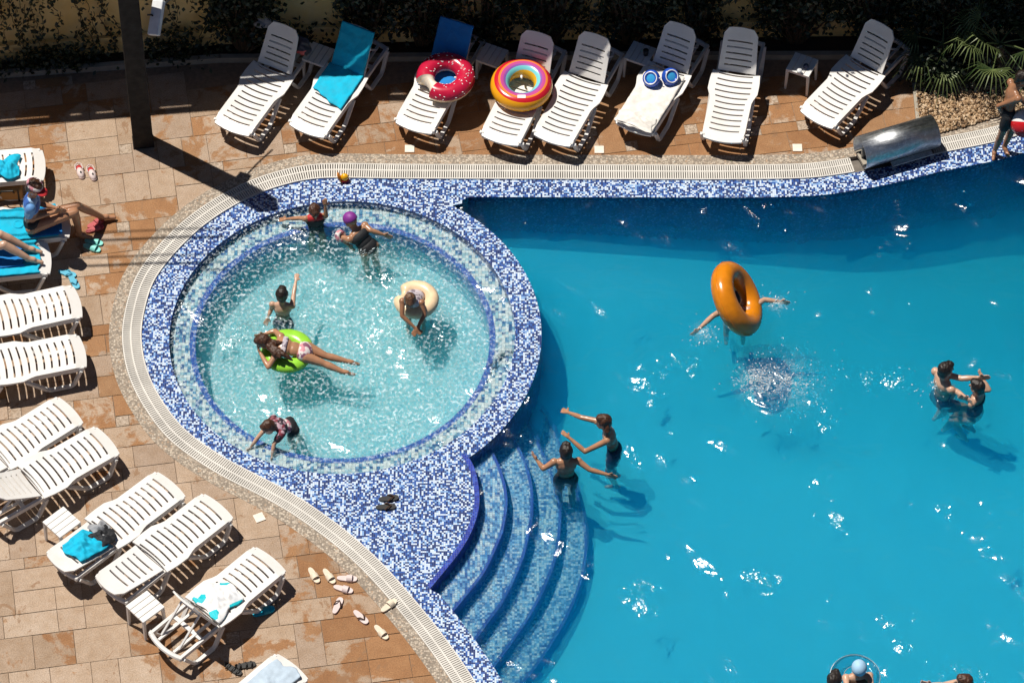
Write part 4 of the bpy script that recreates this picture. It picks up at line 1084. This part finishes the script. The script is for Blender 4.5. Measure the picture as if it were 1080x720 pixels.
# ------------------------------------------------------------------ little things on the paving
def sole(b, L, W, z0, z1, toe=1.):
    pts = []
    for k in range(24):
        a = 2*math.pi*k/24; c, q = math.cos(a), math.sin(a)
        x = math.copysign(abs(c)**.8, c)*L/2; y = math.copysign(abs(q)**.75, q)*W/2*(.86+.14*c-.10*math.exp(-((c+.15)/.35)**2))
        pts.append(V((x, y)))
    b.prism(pts, z0, z1)
def shoe(kind, px, py, az, label, c1, c2, group=None, L=.23, z=.004, name=None):
    p = at(px, py, z); t = tag(empty(name or {'clog': 'clog', 'flip': 'flip_flop', 'slide': 'slider', 'strap': 'sandal'}[kind], p, R(az)), label, {'clog': 'clog', 'flip': 'flip flop', 'slide': 'slipper', 'strap': 'sandal'}[kind], group)
    W = L*.40; b = MB(); sole(b, L, W, 0, .022); b.build('sole', c1, t)
    b = MB()
    if kind == 'clog':
        b.ell((L*.12, 0, .02), (L*.37, W*.5, .05), nu=16, nv=6, zlo=0); b.build('upper', c1, t, None, True)
        b = MB(); b.ell((-L*.26, 0, .022), (L*.2, W*.40, .012)); b.build('insole', c2, t, None, True)
        b = MB(); b.tube([(-L*.1, -W*.5, .035), (-L*.38, -W*.42, .05), (-L*.5, 0, .055), (-L*.38, W*.42, .05), (-L*.1, W*.5, .035)], .008, 6); b.build('heel_strap', c1, t)
        b = MB(); b.ell((L*.22, 0, .066), (.02, .012, .006)); b.build('badge', 'black_rubber', t)
    elif kind == 'flip':
        b.tube([(-L*.05, -W*.46, .02), (L*.1, -W*.3, .05), (L*.27, 0, .03), (L*.1, W*.3, .05), (-L*.05, W*.46, .02)], .008, 6); b.build('strap', c2, t)
    elif kind == 'slide':
        vs = []; fs = []
        for i in range(9):
            a = math.pi*i/8
            for x in (-L*.02, L*.26): vs.append(V((x, -W*.5*math.cos(a), .015+.045*math.sin(a))))
        fs = [(2*i, 2*i+1, 2*i+3, 2*i+2) for i in range(8)]; b.solid(vs, fs, .006); b.build('strap', c2, t)
    else:
        for x in (-.3, 0., .26):
            b.tube([(L*x, -W*.48, .012), (L*x+.01, -W*.2, .05), (L*x+.01, W*.2, .05), (L*x, W*.48, .012)], .0065, 6)
        b.tube([(-L*.4, -W*.35, .02), (-L*.5, 0, .06), (-L*.4, W*.35, .02)], .008, 6); b.build('strap', c2, t)
    return t
shoe('clog', 84.5, 182, -72, 'white clog with red lining on the paving, the one nearer the loungers', 'pink_white', 'red_cloth', 'pair of white clogs')
shoe('clog', 97, 184, -70, 'white clog with red lining on the paving, the one nearer the black post', 'pink_white', 'red_cloth', 'pair of white clogs')
shoe('slide', 101, 236, 35, 'red sandal beside the feet of the seated woman, nearer her toes', 'red_rubber', 'red_rubber', 'pair of red sandals')
shoe('slide', 100, 242, 25, 'red sandal beside the feet of the seated woman, lower of the two', 'red_rubber', 'red_rubber', 'pair of red sandals')
shoe('slide', 99, 256, -15, 'mint green slipper on the paving, upper of the pair', 'mint_rubber', 'mint_rubber', 'pair of mint slippers')
shoe('slide', 97, 262, -25, 'mint green slipper on the paving, lower of the pair', 'mint_rubber', 'mint_rubber', 'pair of mint slippers')
shoe('flip', 71, 289, -20, 'blue flip flop on the paving, nearer the sunbather', 'blue_rubber', 'blue_rubber', 'pair of blue flip flops')
shoe('flip', 78, 298, -60, 'blue flip flop on the paving, touching the corner of the empty flat lounger', 'blue_rubber', 'blue_rubber', 'pair of blue flip flops')
shoe('slide', 331, 607, -62, 'cream slipper nearest the loungers among the slippers by the pool', 'cream_rubber', 'cream_rubber')
shoe('slide', 347, 608, -58, 'cream slipper second from the loungers, parallel to its mate', 'cream_rubber', 'cream_rubber')
shoe('slide', 366, 610.5, -4, 'pinkish white slipper lying crosswise on the paving', 'pink_white', 'pink_white')
shoe('slide', 362, 621.5, -18, 'pinkish white slipper just below its crosswise mate', 'pink_white', 'pink_white')
shoe('flip', 356, 639, 70, 'white flip flop with dark strap pointing to the slippers above it', 'pink_white', 'brown_leather')
shoe('flip', 380.5, 651, -48, 'white flip flop with dark strap between two cream sliders and its mate', 'pink_white', 'brown_leather')
shoe('slide', 402, 667, -52, 'cream slider lowest among the slippers by the pool', 'cream_rubber', 'cream_rubber')
shoe('slide', 410, 639, 45, 'cream slider resting on the pebble border at the grate', 'cream_rubber', 'cream_rubber', z=.01)
shoe('strap', 246, 706, -35, 'black strappy sandal lying on its side near the bottom lounger', 'black_rubber', 'black_rubber', 'pair of black sandals')
shoe('strap', 259, 702, 12, 'black strappy sandal with open buckle near the bottom lounger', 'black_rubber', 'black_rubber', 'pair of black sandals')
shoe('flip', 410, 526, 8, 'black flip flop on the mosaic shelf, the upper one', 'black_rubber', 'brown_leather', 'pair of black flip flops on the mosaic', z=-.01)
shoe('flip', 407, 535, 4, 'black flip flop on the mosaic shelf, the lower one', 'black_rubber', 'brown_leather', 'pair of black flip flops on the mosaic', z=-.01)
shoe('slide', 278, 645, 22, 'turquoise slipper half under the steep backed lounger', 'turq', 'teal_rubber', L=.26)
# bags
t = tag(empty('basket_bag', at(9, 208, 0), R(4)), 'tan bag with black handles standing between two loungers', 'bag')
b = MB(); b.bbox((0, 0, .10), (.36, .14, .20), None, .25); b.build('body', 'wicker', t)
for s in (-1, 1):
    b = MB(); b.tube([(-.08, s*.075, .16), (-.07, s*.11, .24), (.07, s*.11, .24), (.08, s*.075, .16)], .009, 6); b.build('handle', 'black_rubber', t)
b = MB()
for x in (-.13, .13): b.bbox((x, -.072, .1), (.02, .006, .2))
b.build('trim', 'black_rubber', t)
t = tag(empty('beach_bag', at(24, 258, .0), R(0)), 'red bag with a turquoise top between the seated woman and the sunbather', 'bag')
b = MB(); b.ell((0, 0, .26), (.085, .07, .1), nu=16); b.build('body', 'red_cloth', t, None, True)
b = MB(); b.bbox((0, 0, .09), (.15, .12, .18), None, .3); b.build('base', 'red_cloth', t, None, True)
b = MB(); torus(b, .055, .02, n=20, m=8); o = b.build('collar', 'turq', t, None, True); o.location = (-.02, .02, .355)
t = tag(empty('beach_ball_bag', at(70, 390, 0), 0), 'dark red cloth bag lying under the empty flat lounger', 'bag')
t.name = 'cloth_bag'
b = MB(); b.ell((0, 0, .04), (.09, .06, .045)); b.build('body', 'red_cloth', t, None, True)
b = MB(); b.tube([(-.06, 0, .06), (-.02, -.05, .085), (.05, -.03, .07)], .008, 6); b.build('strap', 'red_cloth', t)
# white inset plates in the paving
for px, py, az, lab in ((273.5, 545.5, 25, 'white square plate in the paving beside the curved pebble border near the two flat loungers'), (432, 157, 0, 'white square plate in the paving in front of the doughnut ring lounger'),
                        (632, 158, 0, 'white square plate in the paving in front of the close set loungers'), (841, 156, 0, 'white square plate in the paving in front of the lounger nearest the fountain')):
    p = at(px, py, .006); t = tag(empty('drain_cover', p, R(az)), lab, 'drain cover', 'white plates set in the paving')
    b = MB(); b.bbox((0, 0, 0), (.115, .115, .014), None, .15); b.build('plate', 'plate', t)
# orange toy on the rim
t = tag(empty('beach_toy', at(361, 190, .0), R(0)), 'small yellow and orange toy on the mosaic rim at the round pool', 'toy')
b = MB(); b.ell((.03, 0, .055), (.05, .045, .05)); b.build('body', 'yellow_vinyl', t, None, True)
b = MB(); b.ell((-.03, -.01, .06), (.018, .05, .085), (V((.95, 0, .3)), V((0, 1, 0)), V((-.3, 0, .95)))); b.build('fin', 'orange_vinyl', t, None, True)
b = MB(); b.ell((.03, 0, .018), (.055, .05, .018)); b.build('base', 'red_cloth', t, None, True)

# ------------------------------------------------------------------ people
def remesh(o, vox, sm=4):
    md = o.modifiers.new('r', 'REMESH'); md.mode = 'VOXEL'; md.voxel_size = vox; md.use_smooth_shade = True
    m2 = o.modifiers.new('s', 'SMOOTH'); m2.factor = .5; m2.iterations = sm
    dg = bpy.context.evaluated_depsgraph_get(); me = bpy.data.meshes.new_from_object(o.evaluated_get(dg)); old = o.data; nm = old.name
    o.modifiers.clear(); o.data = me; bpy.data.meshes.remove(old); me.name = nm
    for p in me.polygons: p.use_smooth = True
def hand(b, w_, d, lat, s, curl=.3, spread=1.):
    d = d.normalized(); lat = (lat-d*lat.dot(d)); lat = lat.normalized() if lat.length > .05 else d.orthogonal().normalized(); n_ = d.cross(lat)
    b.ell(w_+d*.05*s, (.017*s+.003, .038*s, .05*s), (n_, lat, d), 10, 7)
    for k, (o_, L) in enumerate(((-.032, .058), (-.011, .075), (.011, .08), (.032, .07))):
        a = w_+d*.085*s+lat*o_*s; c = a+(d+lat*o_*5*spread+n_*curl*.4).normalized()*L*.55*s; e = c+(d+lat*o_*5*spread+n_*curl).normalized()*L*.5*s
        r_ = max(.0078, .0095*s); b.tube([a-d*.02*s, c, e], [r_*1.1, r_, r_*.8], 7)
    a = w_+d*.03*s+lat*.03*s; c = a+(d*.6+lat*.9).normalized()*.035*s; e = c+(d+lat*.35).normalized()*.03*s
    b.tube([a-lat*.015*s, c, e], [.012*s+.002, .0105*s+.001, .009*s], 7)
def person(label, pelvis, neck, head, face, right, arms, legs, s=1., hs=None, sk='skin_tan', hair='hair_dark', hair_long=None, wear=(), headup=None, vox=.0085, fem=False, cap_m=None, bun=False):
    """arms = ((elbow, hand), (elbow, hand)) right/left; legs = ((knee, ankle), (knee, ankle)); all world points"""
    hs = hs or (.55*s+.45); pelvis, neck, head = V(pelvis), V(neck), V(head)
    face = V(face).normalized(); ax = (neck-pelvis).normalized(); right = V(right); right = (right-ax*right.dot(ax)).normalized(); fr = ax.cross(right)
    # chest front = direction the chest faces
    if fr.dot(face) < 0: pass
    up = V(headup) if headup else ax.copy(); up = (up-face*up.dot(face)).normalized(); hr = face.cross(up).normalized()
    TL = (neck-pelvis).length; b = MB(); T = (right, fr, ax)
    chest = pelvis+ax*TL*.70; waist = pelvis+ax*TL*.36; sw = .165*s*(.93 if fem else 1)
    b.ell(chest, (.15*s, .098*s, TL*.30), T); b.ell(waist, (.122*s*(.93 if fem else 1), .085*s, TL*.30), T); b.ell(pelvis+ax*.02*s, (.145*s, .10*s, .115*s), T)
    b.ell(pelvis+ax*TL*.86, (sw*.98, .07*s, .075*s), T)
    b.cap(neck-ax*.03*s, head-up*.05*hs, .052*s+.004, .047*hs)
    # head: skull, jaw, nose, ears
    b.ell(head+up*.018*hs-face*.012*hs, (.076*hs, .094*hs, .094*hs), (hr, face, up)); b.ell(head-up*.045*hs+face*.022*hs, (.056*hs, .062*hs, .064*hs), (hr, face, up))
    b.cap(head+face*.085*hs+up*.01*hs, head+face*.103*hs-up*.022*hs, .010*hs, .015*hs)
    for q in (-1, 1): b.ell(head+hr*q*.078*hs-up*.008*hs, (.012*hs, .022*hs, .033*hs), (hr, face, up), 8, 6)
    hips = []
    for q, arm, leg in ((1, arms[0], legs[0]), (-1, arms[1], legs[1])):
        sh = pelvis+ax*TL*.88+right*q*sw
        b.ell(sh, (.058*s, .055*s, .058*s), T)
        if arm:
            el, ha = V(arm[0]), V(arm[1]); b.cap(sh, el, .050*s, .037*s); b.cap(el, el.lerp(ha, .35), .037*s, .038*s); b.cap(el.lerp(ha, .35), ha, .038*s, .025*s)
            lt = arm[2] if len(arm) > 2 else fr
            hand(b, ha, ha-el, V(lt), max(.72, s))
        hp = pelvis+right*q*.085*s-ax*.02*s; hips.append(hp)
        if leg:
            kn, an = V(leg[0]), V(leg[1]); b.cap(hp, kn, .082*s, .053*s); b.cap(kn, kn.lerp(an, .32), .05*s, .055*s); b.cap(kn.lerp(an, .32), an, .054*s, .034*s)
            fd = V(leg[2]).normalized() if len(leg) > 2 else fr
            b.cap(an-V((0, 0, 0)), an+fd*.05*s, .036*s, .036*s); b.cap(an+fd*.03*s-V((0, 0, .015*s)), an+fd*.145*s-V((0, 0, .03*s)) if abs(fd.z) < .7 else an+fd*.16*s, .033*s, .026*s)
            b.ell(an-fd*.03*s-V((0, 0, .02*s)), (.03*s, .035*s, .03*s), (right, fd, V((0, 0, 1))) if abs(fd.z) < .7 else None, 8, 6)
    o = b.build('person', sk, None, pelvis); remesh(o, vox); tag(o, label, 'person')
    P = lambda name, bb, m, sm=True: bb.build(name, m, o, pelvis, sm)
    # eyes and mouth
    for q in (-1, 1):
        e = MB(); e.ell(head+face*.078*hs+hr*q*.032*hs+up*.012*hs, (.013*hs, .008*hs, .007*hs), (hr, face, up), 8, 6); P('eye', e, 'eye')
    e = MB(); e.ell(head+face*.080*hs-up*.052*hs, (.022*hs, .008*hs, .006*hs), (hr, face, up), 8, 6); P('mouth', e, 'lip')
    if hair:
        e = MB(); e.ell(head-face*.05*hs-up*.02*hs, (.078*hs, .06*hs, .085*hs), (hr, face, up), 16, 10)
        if not cap_m: e.ell(head+up*.03*hs-face*.024*hs, (.087*hs, .097*hs, .098*hs), (hr, face, up), 20, 12); e.ell(head+up*.085*hs+face*.03*hs, (.06*hs, .055*hs, .04*hs), (hr, face, up), 12, 8)
        if hair_long:
            for line in hair_long: e.tube([V(p) for p in line], [.045*hs]+[.038*hs]*(len(line)-2)+[.014*hs], 9)
        h_ = P('hair', e, hair)
        if not cap_m:
            remesh(h_, .010, 3)
            for q in h_.data.vertices: q.co += q.normal*(.010*noise.noise(V((q.co.x*38, q.co.y*38, q.co.z*12)))+.004*noise.noise(q.co*110))*hs
    if cap_m:
        e = MB(); e.ell(head+up*.035*hs-face*.012*hs, (.093*hs, .106*hs, .098*hs), (hr, face, up), 20, 10, zlo=-.15); P('cap', e, cap_m)
    for wname, parts, m in wear:
        e = MB(); g = .009
        for pt in parts:
            if pt == 'pelvis': e.ell(pelvis+ax*.02*s, (.145*s+g, .10*s+g, .115*s+g), T, 18, 10, zlo=-1, zhi=.62)
            if pt == 'belly': e.ell(waist, (.122*s+g, .085*s+g, TL*.30+g), T)
            if pt == 'chest': e.ell(chest, (.15*s+g, .098*s+g, TL*.30), T, 18, 10, zlo=-1, zhi=.72)
            if pt == 'shoulders': e.ell(pelvis+ax*TL*.86, (sw*.98+g, .07*s+g, .075*s+g), T)
            if pt == 'bra': e.ell(chest, (.15*s+g, .098*s+g, TL*.30), T, 18, 5, zlo=-.25, zhi=.3)
            if pt == 'sleeves':
                for q, arm in ((1, arms[0]), (-1, arms[1])):
                    if arm:
                        sh = pelvis+ax*TL*.88+right*q*sw; e.cap(sh, sh.lerp(V(arm[0]), .55), .058*s+g, .050*s+g)
            if pt == 'legs':
                for hp, leg in zip(hips, legs):
                    if leg: e.cap(hp, hp.lerp(V(leg[0]), .55), .082*s+g, .070*s+g)
            if pt == 'brim': e.ell(head+up*.035*hs+face*.10*hs, (.075*hs, .075*hs, .008*hs), (hr, face, up))
            if pt == 'band': e.ell(head+up*.045*hs-face*.012*hs, (.096*hs, .109*hs, .10*hs), (hr, face, up), 20, 4, zlo=.1, zhi=.4)
        ob = P(wname, e, m)
    return o
Z = V((0, 0, 1)); X = V((1, 0, 0)); Y = V((0, 1, 0))

# seated woman on lounger, facing the pool
pv = at(34, 234, .46); nk = pv+V((.03, .02, .46)); hd = nk+V((.05, -.02, .16))
person('seated woman in blue shirt and red brimmed visor with bare legs stretched out', pv, nk, hd, (.75, -.45, -.3), (0, -1, 0),
       ((at(29, 232, .62), at(56, 224, .60), Z), (at(40, 214, .62), at(58, 219, .60), Z)),
       ((at(79, 224, .50), at(84, 247, .07), V((1, -.2, 0))), (at(82, 217, .50), at(108, 229, .08), V((1, .15, 0)))), .97, sk='skin_tan', hair='hair_brown', fem=True,
       wear=(('headband', ('band',), 'floral_pink'), ('shirt', ('chest', 'shoulders', 'sleeves'), 'shirt_blue'), ('bikini_bottom', ('pelvis',), 'black_cloth'), ('visor_brim', ('brim',), 'red_cloth')))
# sunbather: only the legs reach into the picture
pv = at(-42, 262, .47); nk = pv+V((-.42, -.02, .22))
person('sunbather lying on a lounger with bent bare legs in view', pv, nk, nk+V((-.13, 0, .1)), (.4, 0, .9), (0, 1, 0),
       ((nk+V((.15, .3, -.1)), nk+V((.4, .3, -.15))), (nk+V((.15, -.3, -.1)), nk+V((.4, -.3, -.15)))),
       ((at(0, 247, .66), at(30, 262, .42), V((1, 0, -.25))), (at(4, 258, .64), at(31, 273, .42), V((1, 0, -.25)))), 1.0, sk='skin_light', hair='hair_brown', fem=True,
       wear=(('bikini_bottom', ('pelvis',), 'navy_cloth'),), headup=(-1, 0, .3))
# boy with the beach ball at the right edge
f1, f2 = at(1049, 159, .06), at(1059, 155, .06); pv = (f1+f2)/2+V((.03, .02, .66)); nk = pv+V((.07, .03, .40)); hd = nk+V((.08, .01, .145))
person('boy in dark trunks standing on the pool edge holding a beach ball', pv, nk, hd, (.9, -.3, -.25), (.25, -1, 0),
       ((at(1053, 112, .84), at(1065, 127, .64), Z), (at(1078, 106, .86), at(1088, 116, .66), Z)),
       ((f1+V((.05, -.03, .34)), f1, V((-.2, -1, 0))), (f2+V((.07, .0, .34)), f2, V((.4, -1, 0)))), .85, sk='skin_dark', hair='hair_dark',
       wear=(('swim_trunks', ('pelvis', 'legs'), 'black_cloth'),))
b = MB(); b.ell((0, 0, 0), (.175, .175, .175), None, 28, 18); o = b.build('beach_ball', 'ball', None, None, True); o.location = at(1081, 130, .66); o.rotation_euler = (R(-48), R(6), 0)
tag(o, 'red and white beach ball held by the boy at the pool edge', 'beach ball')
b2 = MB(); b2.ell((0, 0, .176), (.02, .02, .006)); b2.build('valve', 'white_vinyl', o)

def standing(label, px, py, face, s, zhead, armR, armL, wear, bend=V((0, 0, 0)), tread=False, sk='skin_tan', hair='hair_dark', **k):
    """bather standing in the water; px,py is the head, zhead its height"""
    hd = at(px, py, zhead); face = V(face).normalized(); fl = V((face.x, face.y, 0)).normalized(); rg = V((fl.y, -fl.x, 0))
    nk = hd-Z*.14*(.5*s+.5)-fl*.025-bend*.2; pv = nk-Z*.44*s-bend
    kn = [pv+rg*q*.09*s-Z*.36*s+fl*.06+bend*.1 for q in (1, -1)]; an = [pv+rg*q*.10*s-Z*.70*s-fl*.03 for q in (1, -1)]
    if tread:      # floating with the legs drawn up
        kn = [pv+rg*q*.12*s-Z*.20*s+fl*.28*s for q in (1, -1)]; an = [pv+rg*q*.10*s-Z*.50*s+fl*.05*s for q in (1, -1)]
    return person(label, pv, nk, hd, face, rg, (armR, armL), ((kn[0], an[0], fl), (kn[1], an[1], fl)), s, sk=sk, hair=hair, wear=wear, **k)
# two boys by the steps
standing('brown haired boy reaching both bent arms forward in the water towards the steps', 636, 445, (-1, .05, -.1), .82, .30,
         (at(613, 440, .10), at(600, 435, .04), Y), (at(617, 476, -.03), at(601, 462, .06), Y), (('swim_trunks', ('pelvis', 'legs'), 'navy_cloth'),), sk='skin_tan', hair='hair_brown', bend=V((-.10, .04, 0)),
         hair_long=[[at(640, 444, .34), at(641, 455, .25), at(640, 463, .15)]])
standing('dark haired boy seen from behind with both arms spread wide in the water', 597, 475, (-.05, 1, -.05), .84, .29,
         (at(622, 495, .06), at(640, 500, .03), Z), (at(573, 494, .04), at(567, 486, .08), Z), (('swim_trunks', ('pelvis', 'legs'), 'black_cloth'),), sk='skin_tan')
# couple
standing('man hugging his companion in the water at the right', 998, 390, (.65, .4, -.15), .95, .17,
         (at(1008, 412, -.04), at(1018, 419, .0), Z), (at(1014, 399, .06), at(1031, 398, .10), Z), (('swim_trunks', ('pelvis', 'legs'), 'navy_cloth'),), sk='skin_light', tread=True)
standing('smaller companion the man holds at the shoulder in the water', 1030, 408, (-.6, .4, -.1), .84, .13,
         (at(1043, 411, .0), at(1037, 400, .08), Z), (at(1028, 424, -.05), at(1020, 421, .01), Z), (('swimsuit', ('pelvis', 'belly', 'bra'), 'navy_cloth'),), sk='skin_light', fem=True, tread=True)
# round pool
DR = -.655
standing('small boy raising one arm in the round pool', 297.5, 310, (.1, 1, -.1), .72, .24,
         (at(310, 309, .12), at(312, 297, .16), X), (at(286, 326, -.02), at(283, 334, -.08), X), (('swim_trunks', ('pelvis', 'legs'), 'navy_cloth'),), sk='skin_light', bend=V((0, .05, 0)))
standing('child in a dark swimsuit with red straps at the far edge of the round pool', 332, 223, (.15, -.8, -.55), .74, .26,
         (at(316, 230, .05), at(303, 231, .0), Y), (at(344, 228, .12), at(343, 218, .26), X), (('swimsuit', ('pelvis', 'belly', 'chest'), 'black_cloth'), ('shoulder_straps', ('shoulders',), 'red_cloth')), sk='skin_tan', hair='hair_brown', fem=True, bend=V((0, -.06, 0)))
pv = at(389, 262, -.10); nk = at(375, 243, .10); hd = at(370, 233, .20)
person('swimmer in a purple cap and black swimsuit with one arm out in the round pool', pv, nk, hd, (-.5, .5, -.5), (.75, .55, 0),
       ((at(391, 243, .10), at(403, 247, .04), Z), (at(359, 250, .04), at(366, 257, -.04), Z)),
       ((at(395, 272, -.32), at(400, 285, -.55), V((.3, -.8, 0))), (at(385, 276, -.32), at(388, 290, -.55), V((.3, -.8, 0)))), .86, sk='skin_tan', hair=None, fem=True, cap_m='purple', headup=(-.3, .3, .9),
       wear=(('swimsuit', ('pelvis', 'belly', 'chest'), 'black_cloth'),))
b = MB(); torus(b, .05, .028, .04, n=24, m=10); o = b.build('armband', 'floral_pink', None, None, True); o.location = at(359, 249, .05); o.rotation_euler = (R(30), R(50), 0)
tag(o, 'pink floral armband on the arm of the purple capped swimmer', 'armband')
# girl in cream ring, leaning forward over it
pv = at(438, 312, .02); nk = at(434, 319, .26); hd = at(432.5, 317, .34)
person('girl with streaked hair leaning forward out of the cream swim ring', pv, nk, hd, (-.05, -.75, -.65), (-1, .1, 0),
       ((at(424, 333, .12), at(437, 345, .02), X), (at(448, 332, .12), at(440.5, 345, .02), X)),
       ((pv+V((-.08, -.16, -.22)), pv+V((-.09, -.05, -.50)), V((0, -1, 0))), (pv+V((.08, -.16, -.22)), pv+V((.09, -.05, -.50)), V((0, -1, 0)))), .74, sk='skin_dark', hair='hair_streak', fem=True, headup=(0, -.6, .8),
       wear=(('swimsuit', ('pelvis', 'belly', 'chest', 'shoulders'), 'floral_grey'),))
# girl lying on the green ring
pv = at(322, 371, .06); nk = at(290, 363, .13); hd = at(278, 361, .17)
person('girl with long hair lying face down across the green swim ring', pv, nk, hd, (-.75, .05, -.6), (.15, .9, 0),
       ((at(290, 349, .10), at(280, 352, .08), Z), (at(283, 387, .06), at(275, 373, .08), Z)),
       ((at(343, 375, .0), at(367, 381, -.05), V((1, -.1, -.1))), (at(341, 383, .0), at(362, 392, -.05), V((1, -.1, -.1)))), .86, sk='skin_tan', hair='hair_brown', fem=True, headup=(-.5, 0, .85),
       hair_long=[[at(281, 361, .2), at(290, 367, .20), at(300, 374, .18), at(309, 380, .13)], [at(280, 359, .2), at(290, 361, .2), at(301, 362, .18)], [at(281, 362, .2), at(289, 372, .19), at(296, 378, .16)]],
       wear=(('bikini_bottom', ('pelvis',), 'floral_pink'), ('bikini_top', ('bra',), 'floral_grey')))
# child leaning on the bench
pv = at(307, 449, -.02); nk = at(291, 449, .13); hd = at(283, 451, .17)
person('child with reddish hair in a dark patterned top leaning onto the round pool bench', pv, nk, hd, (-.7, -.35, -.5), (.25, .95, 0) if False else (-.3, .95, 0),
       ((at(272, 461, .0), at(265, 471, -.10), Z), (at(289, 468, .0), at(287, 480, -.10), Z)),
       ((at(312, 458, -.28), at(318, 462, -.55), V((-.6, -.6, 0))), (at(306, 463, -.28), at(311, 470, -.55), V((-.6, -.6, 0)))), .70, sk='skin_light', hair='hair_brown', fem=True, headup=(-.4, 0, .9),
       wear=(('top', ('chest', 'shoulders', 'sleeves'), 'floral_dark'), ('skirt', ('belly',), 'floral_pink'), ('swim_shorts', ('pelvis', 'legs'), 'black_cloth')))
# swimmer under the orange ring
pv = at(777, 318, -.12); nk = at(776, 316, .16)+V((0, .02, 0)); hd = at(775, 313, .22)
person('swimmer hidden under the tipped orange ring with arms spread', pv-V((0, .1, .12)), nk-V((0, .06, .14)), hd-V((0, .0, .06)), (0, .8, .1), (1, 0, 0),
       ((at(806, 316, -.03), at(821, 318, -.07), Z), (at(752, 333, .02), at(738, 346, -.08), Z)),
       ((pv+V((.1, .05, -.35)), pv+V((.1, -.05, -.68)), V((0, 1, 0))), (pv+V((-.1, .05, -.35)), pv+V((-.1, -.05, -.68)), V((0, 1, 0)))), .9, sk='skin_light', hair='hair_dark',
       wear=(('swim_trunks', ('pelvis', 'legs'), 'navy_cloth'),))
# bathers cut by the bottom edge
standing('dark haired bather cut by the bottom edge beside the clear ring', 880, 716, (.2, 1, -.05), .95, .24, (at(893, 726, .06), at(898, 720, .02), Z), (at(866, 728, .06), at(862, 740, -.04), Z), (('swim_trunks', ('pelvis', 'legs'), 'navy_cloth'),), sk='skin_light')
standing('bather in a pale blue cap inside the clear ring', 906, 706, (.1, -1, -.2), .85, .28, (at(893, 722, .12), at(890, 728, .06), Z), (at(919, 722, .12), at(922, 728, .06), Z), (('swimsuit', ('pelvis', 'belly', 'chest'), 'brown_leather'),), sk='skin_light', cap_m='cap_blue', fem=True)
standing('brown haired bather cut by the bottom edge farther right', 1016, 719, (-1, .2, -.05), .9, .22, (at(994, 722, .02), at(984, 721, .03), Z), (at(1004, 734, .0), at(992, 736, .0), Z), (('swim_trunks', ('pelvis', 'legs'), 'black_cloth'),), sk='skin_light', hair='hair_brown')

# ------------------------------------------------------------------ splashes
def splash(name, px, py, n, rad, seed, label, hmax=.12, rmax=.012):
    random.seed(seed); c = at(px, py, WZ); b = MB()
    for k in range(n):
        a = random.uniform(0, 2*math.pi); r_ = abs(random.gauss(0, rad)); s = random.uniform(.002, rmax)*(1 if random.random() < .9 else 1.6)
        z = WZ+abs(random.gauss(0, hmax))*max(0, 1-r_/(2.2*rad))
        dr = V((math.cos(a), math.sin(a), 0)); up = V((0, 0, 1)); k_ = random.uniform(.8, 3.2)
        b.ell((c.x+r_*dr.x*1.1, c.y+r_*dr.y, z), (s*k_, s*.8, s*.7), (dr, up.cross(dr), up), 6, 4)
    o = b.build(name, 'droplet', None, c, True); o['kind'] = 'stuff'; tag(o, label, 'water splash')
M['droplet'] = mat('white_water_droplets', (.75, .83, .86), .15, .05)
splash('water_splash', 799, 401, 380, .14, 1, 'burst of white water behind the tipped orange ring', .08, .005)
splash('water_splash', 828, 402, 420, .30, 2, 'scattered drops around the white water burst', .03, .0055)
splash('water_splash', 745, 352, 60, .16, 3, 'drops beside the left arm under the orange ring', .02, .006)
splash('water_splash', 818, 318, 60, .12, 4, 'drops beside the right arm under the orange ring', .02, .006)
splash('water_splash', 368, 389, 80, .12, 5, 'drops at the feet of the girl on the green ring', .02, .006)
splash('water_splash', 378, 268, 90, .16, 6, 'drops around the purple capped swimmer', .02, .006)
splash('water_splash', 985, 408, 50, .16, 7, 'drops around the hugging couple', .02, .006)
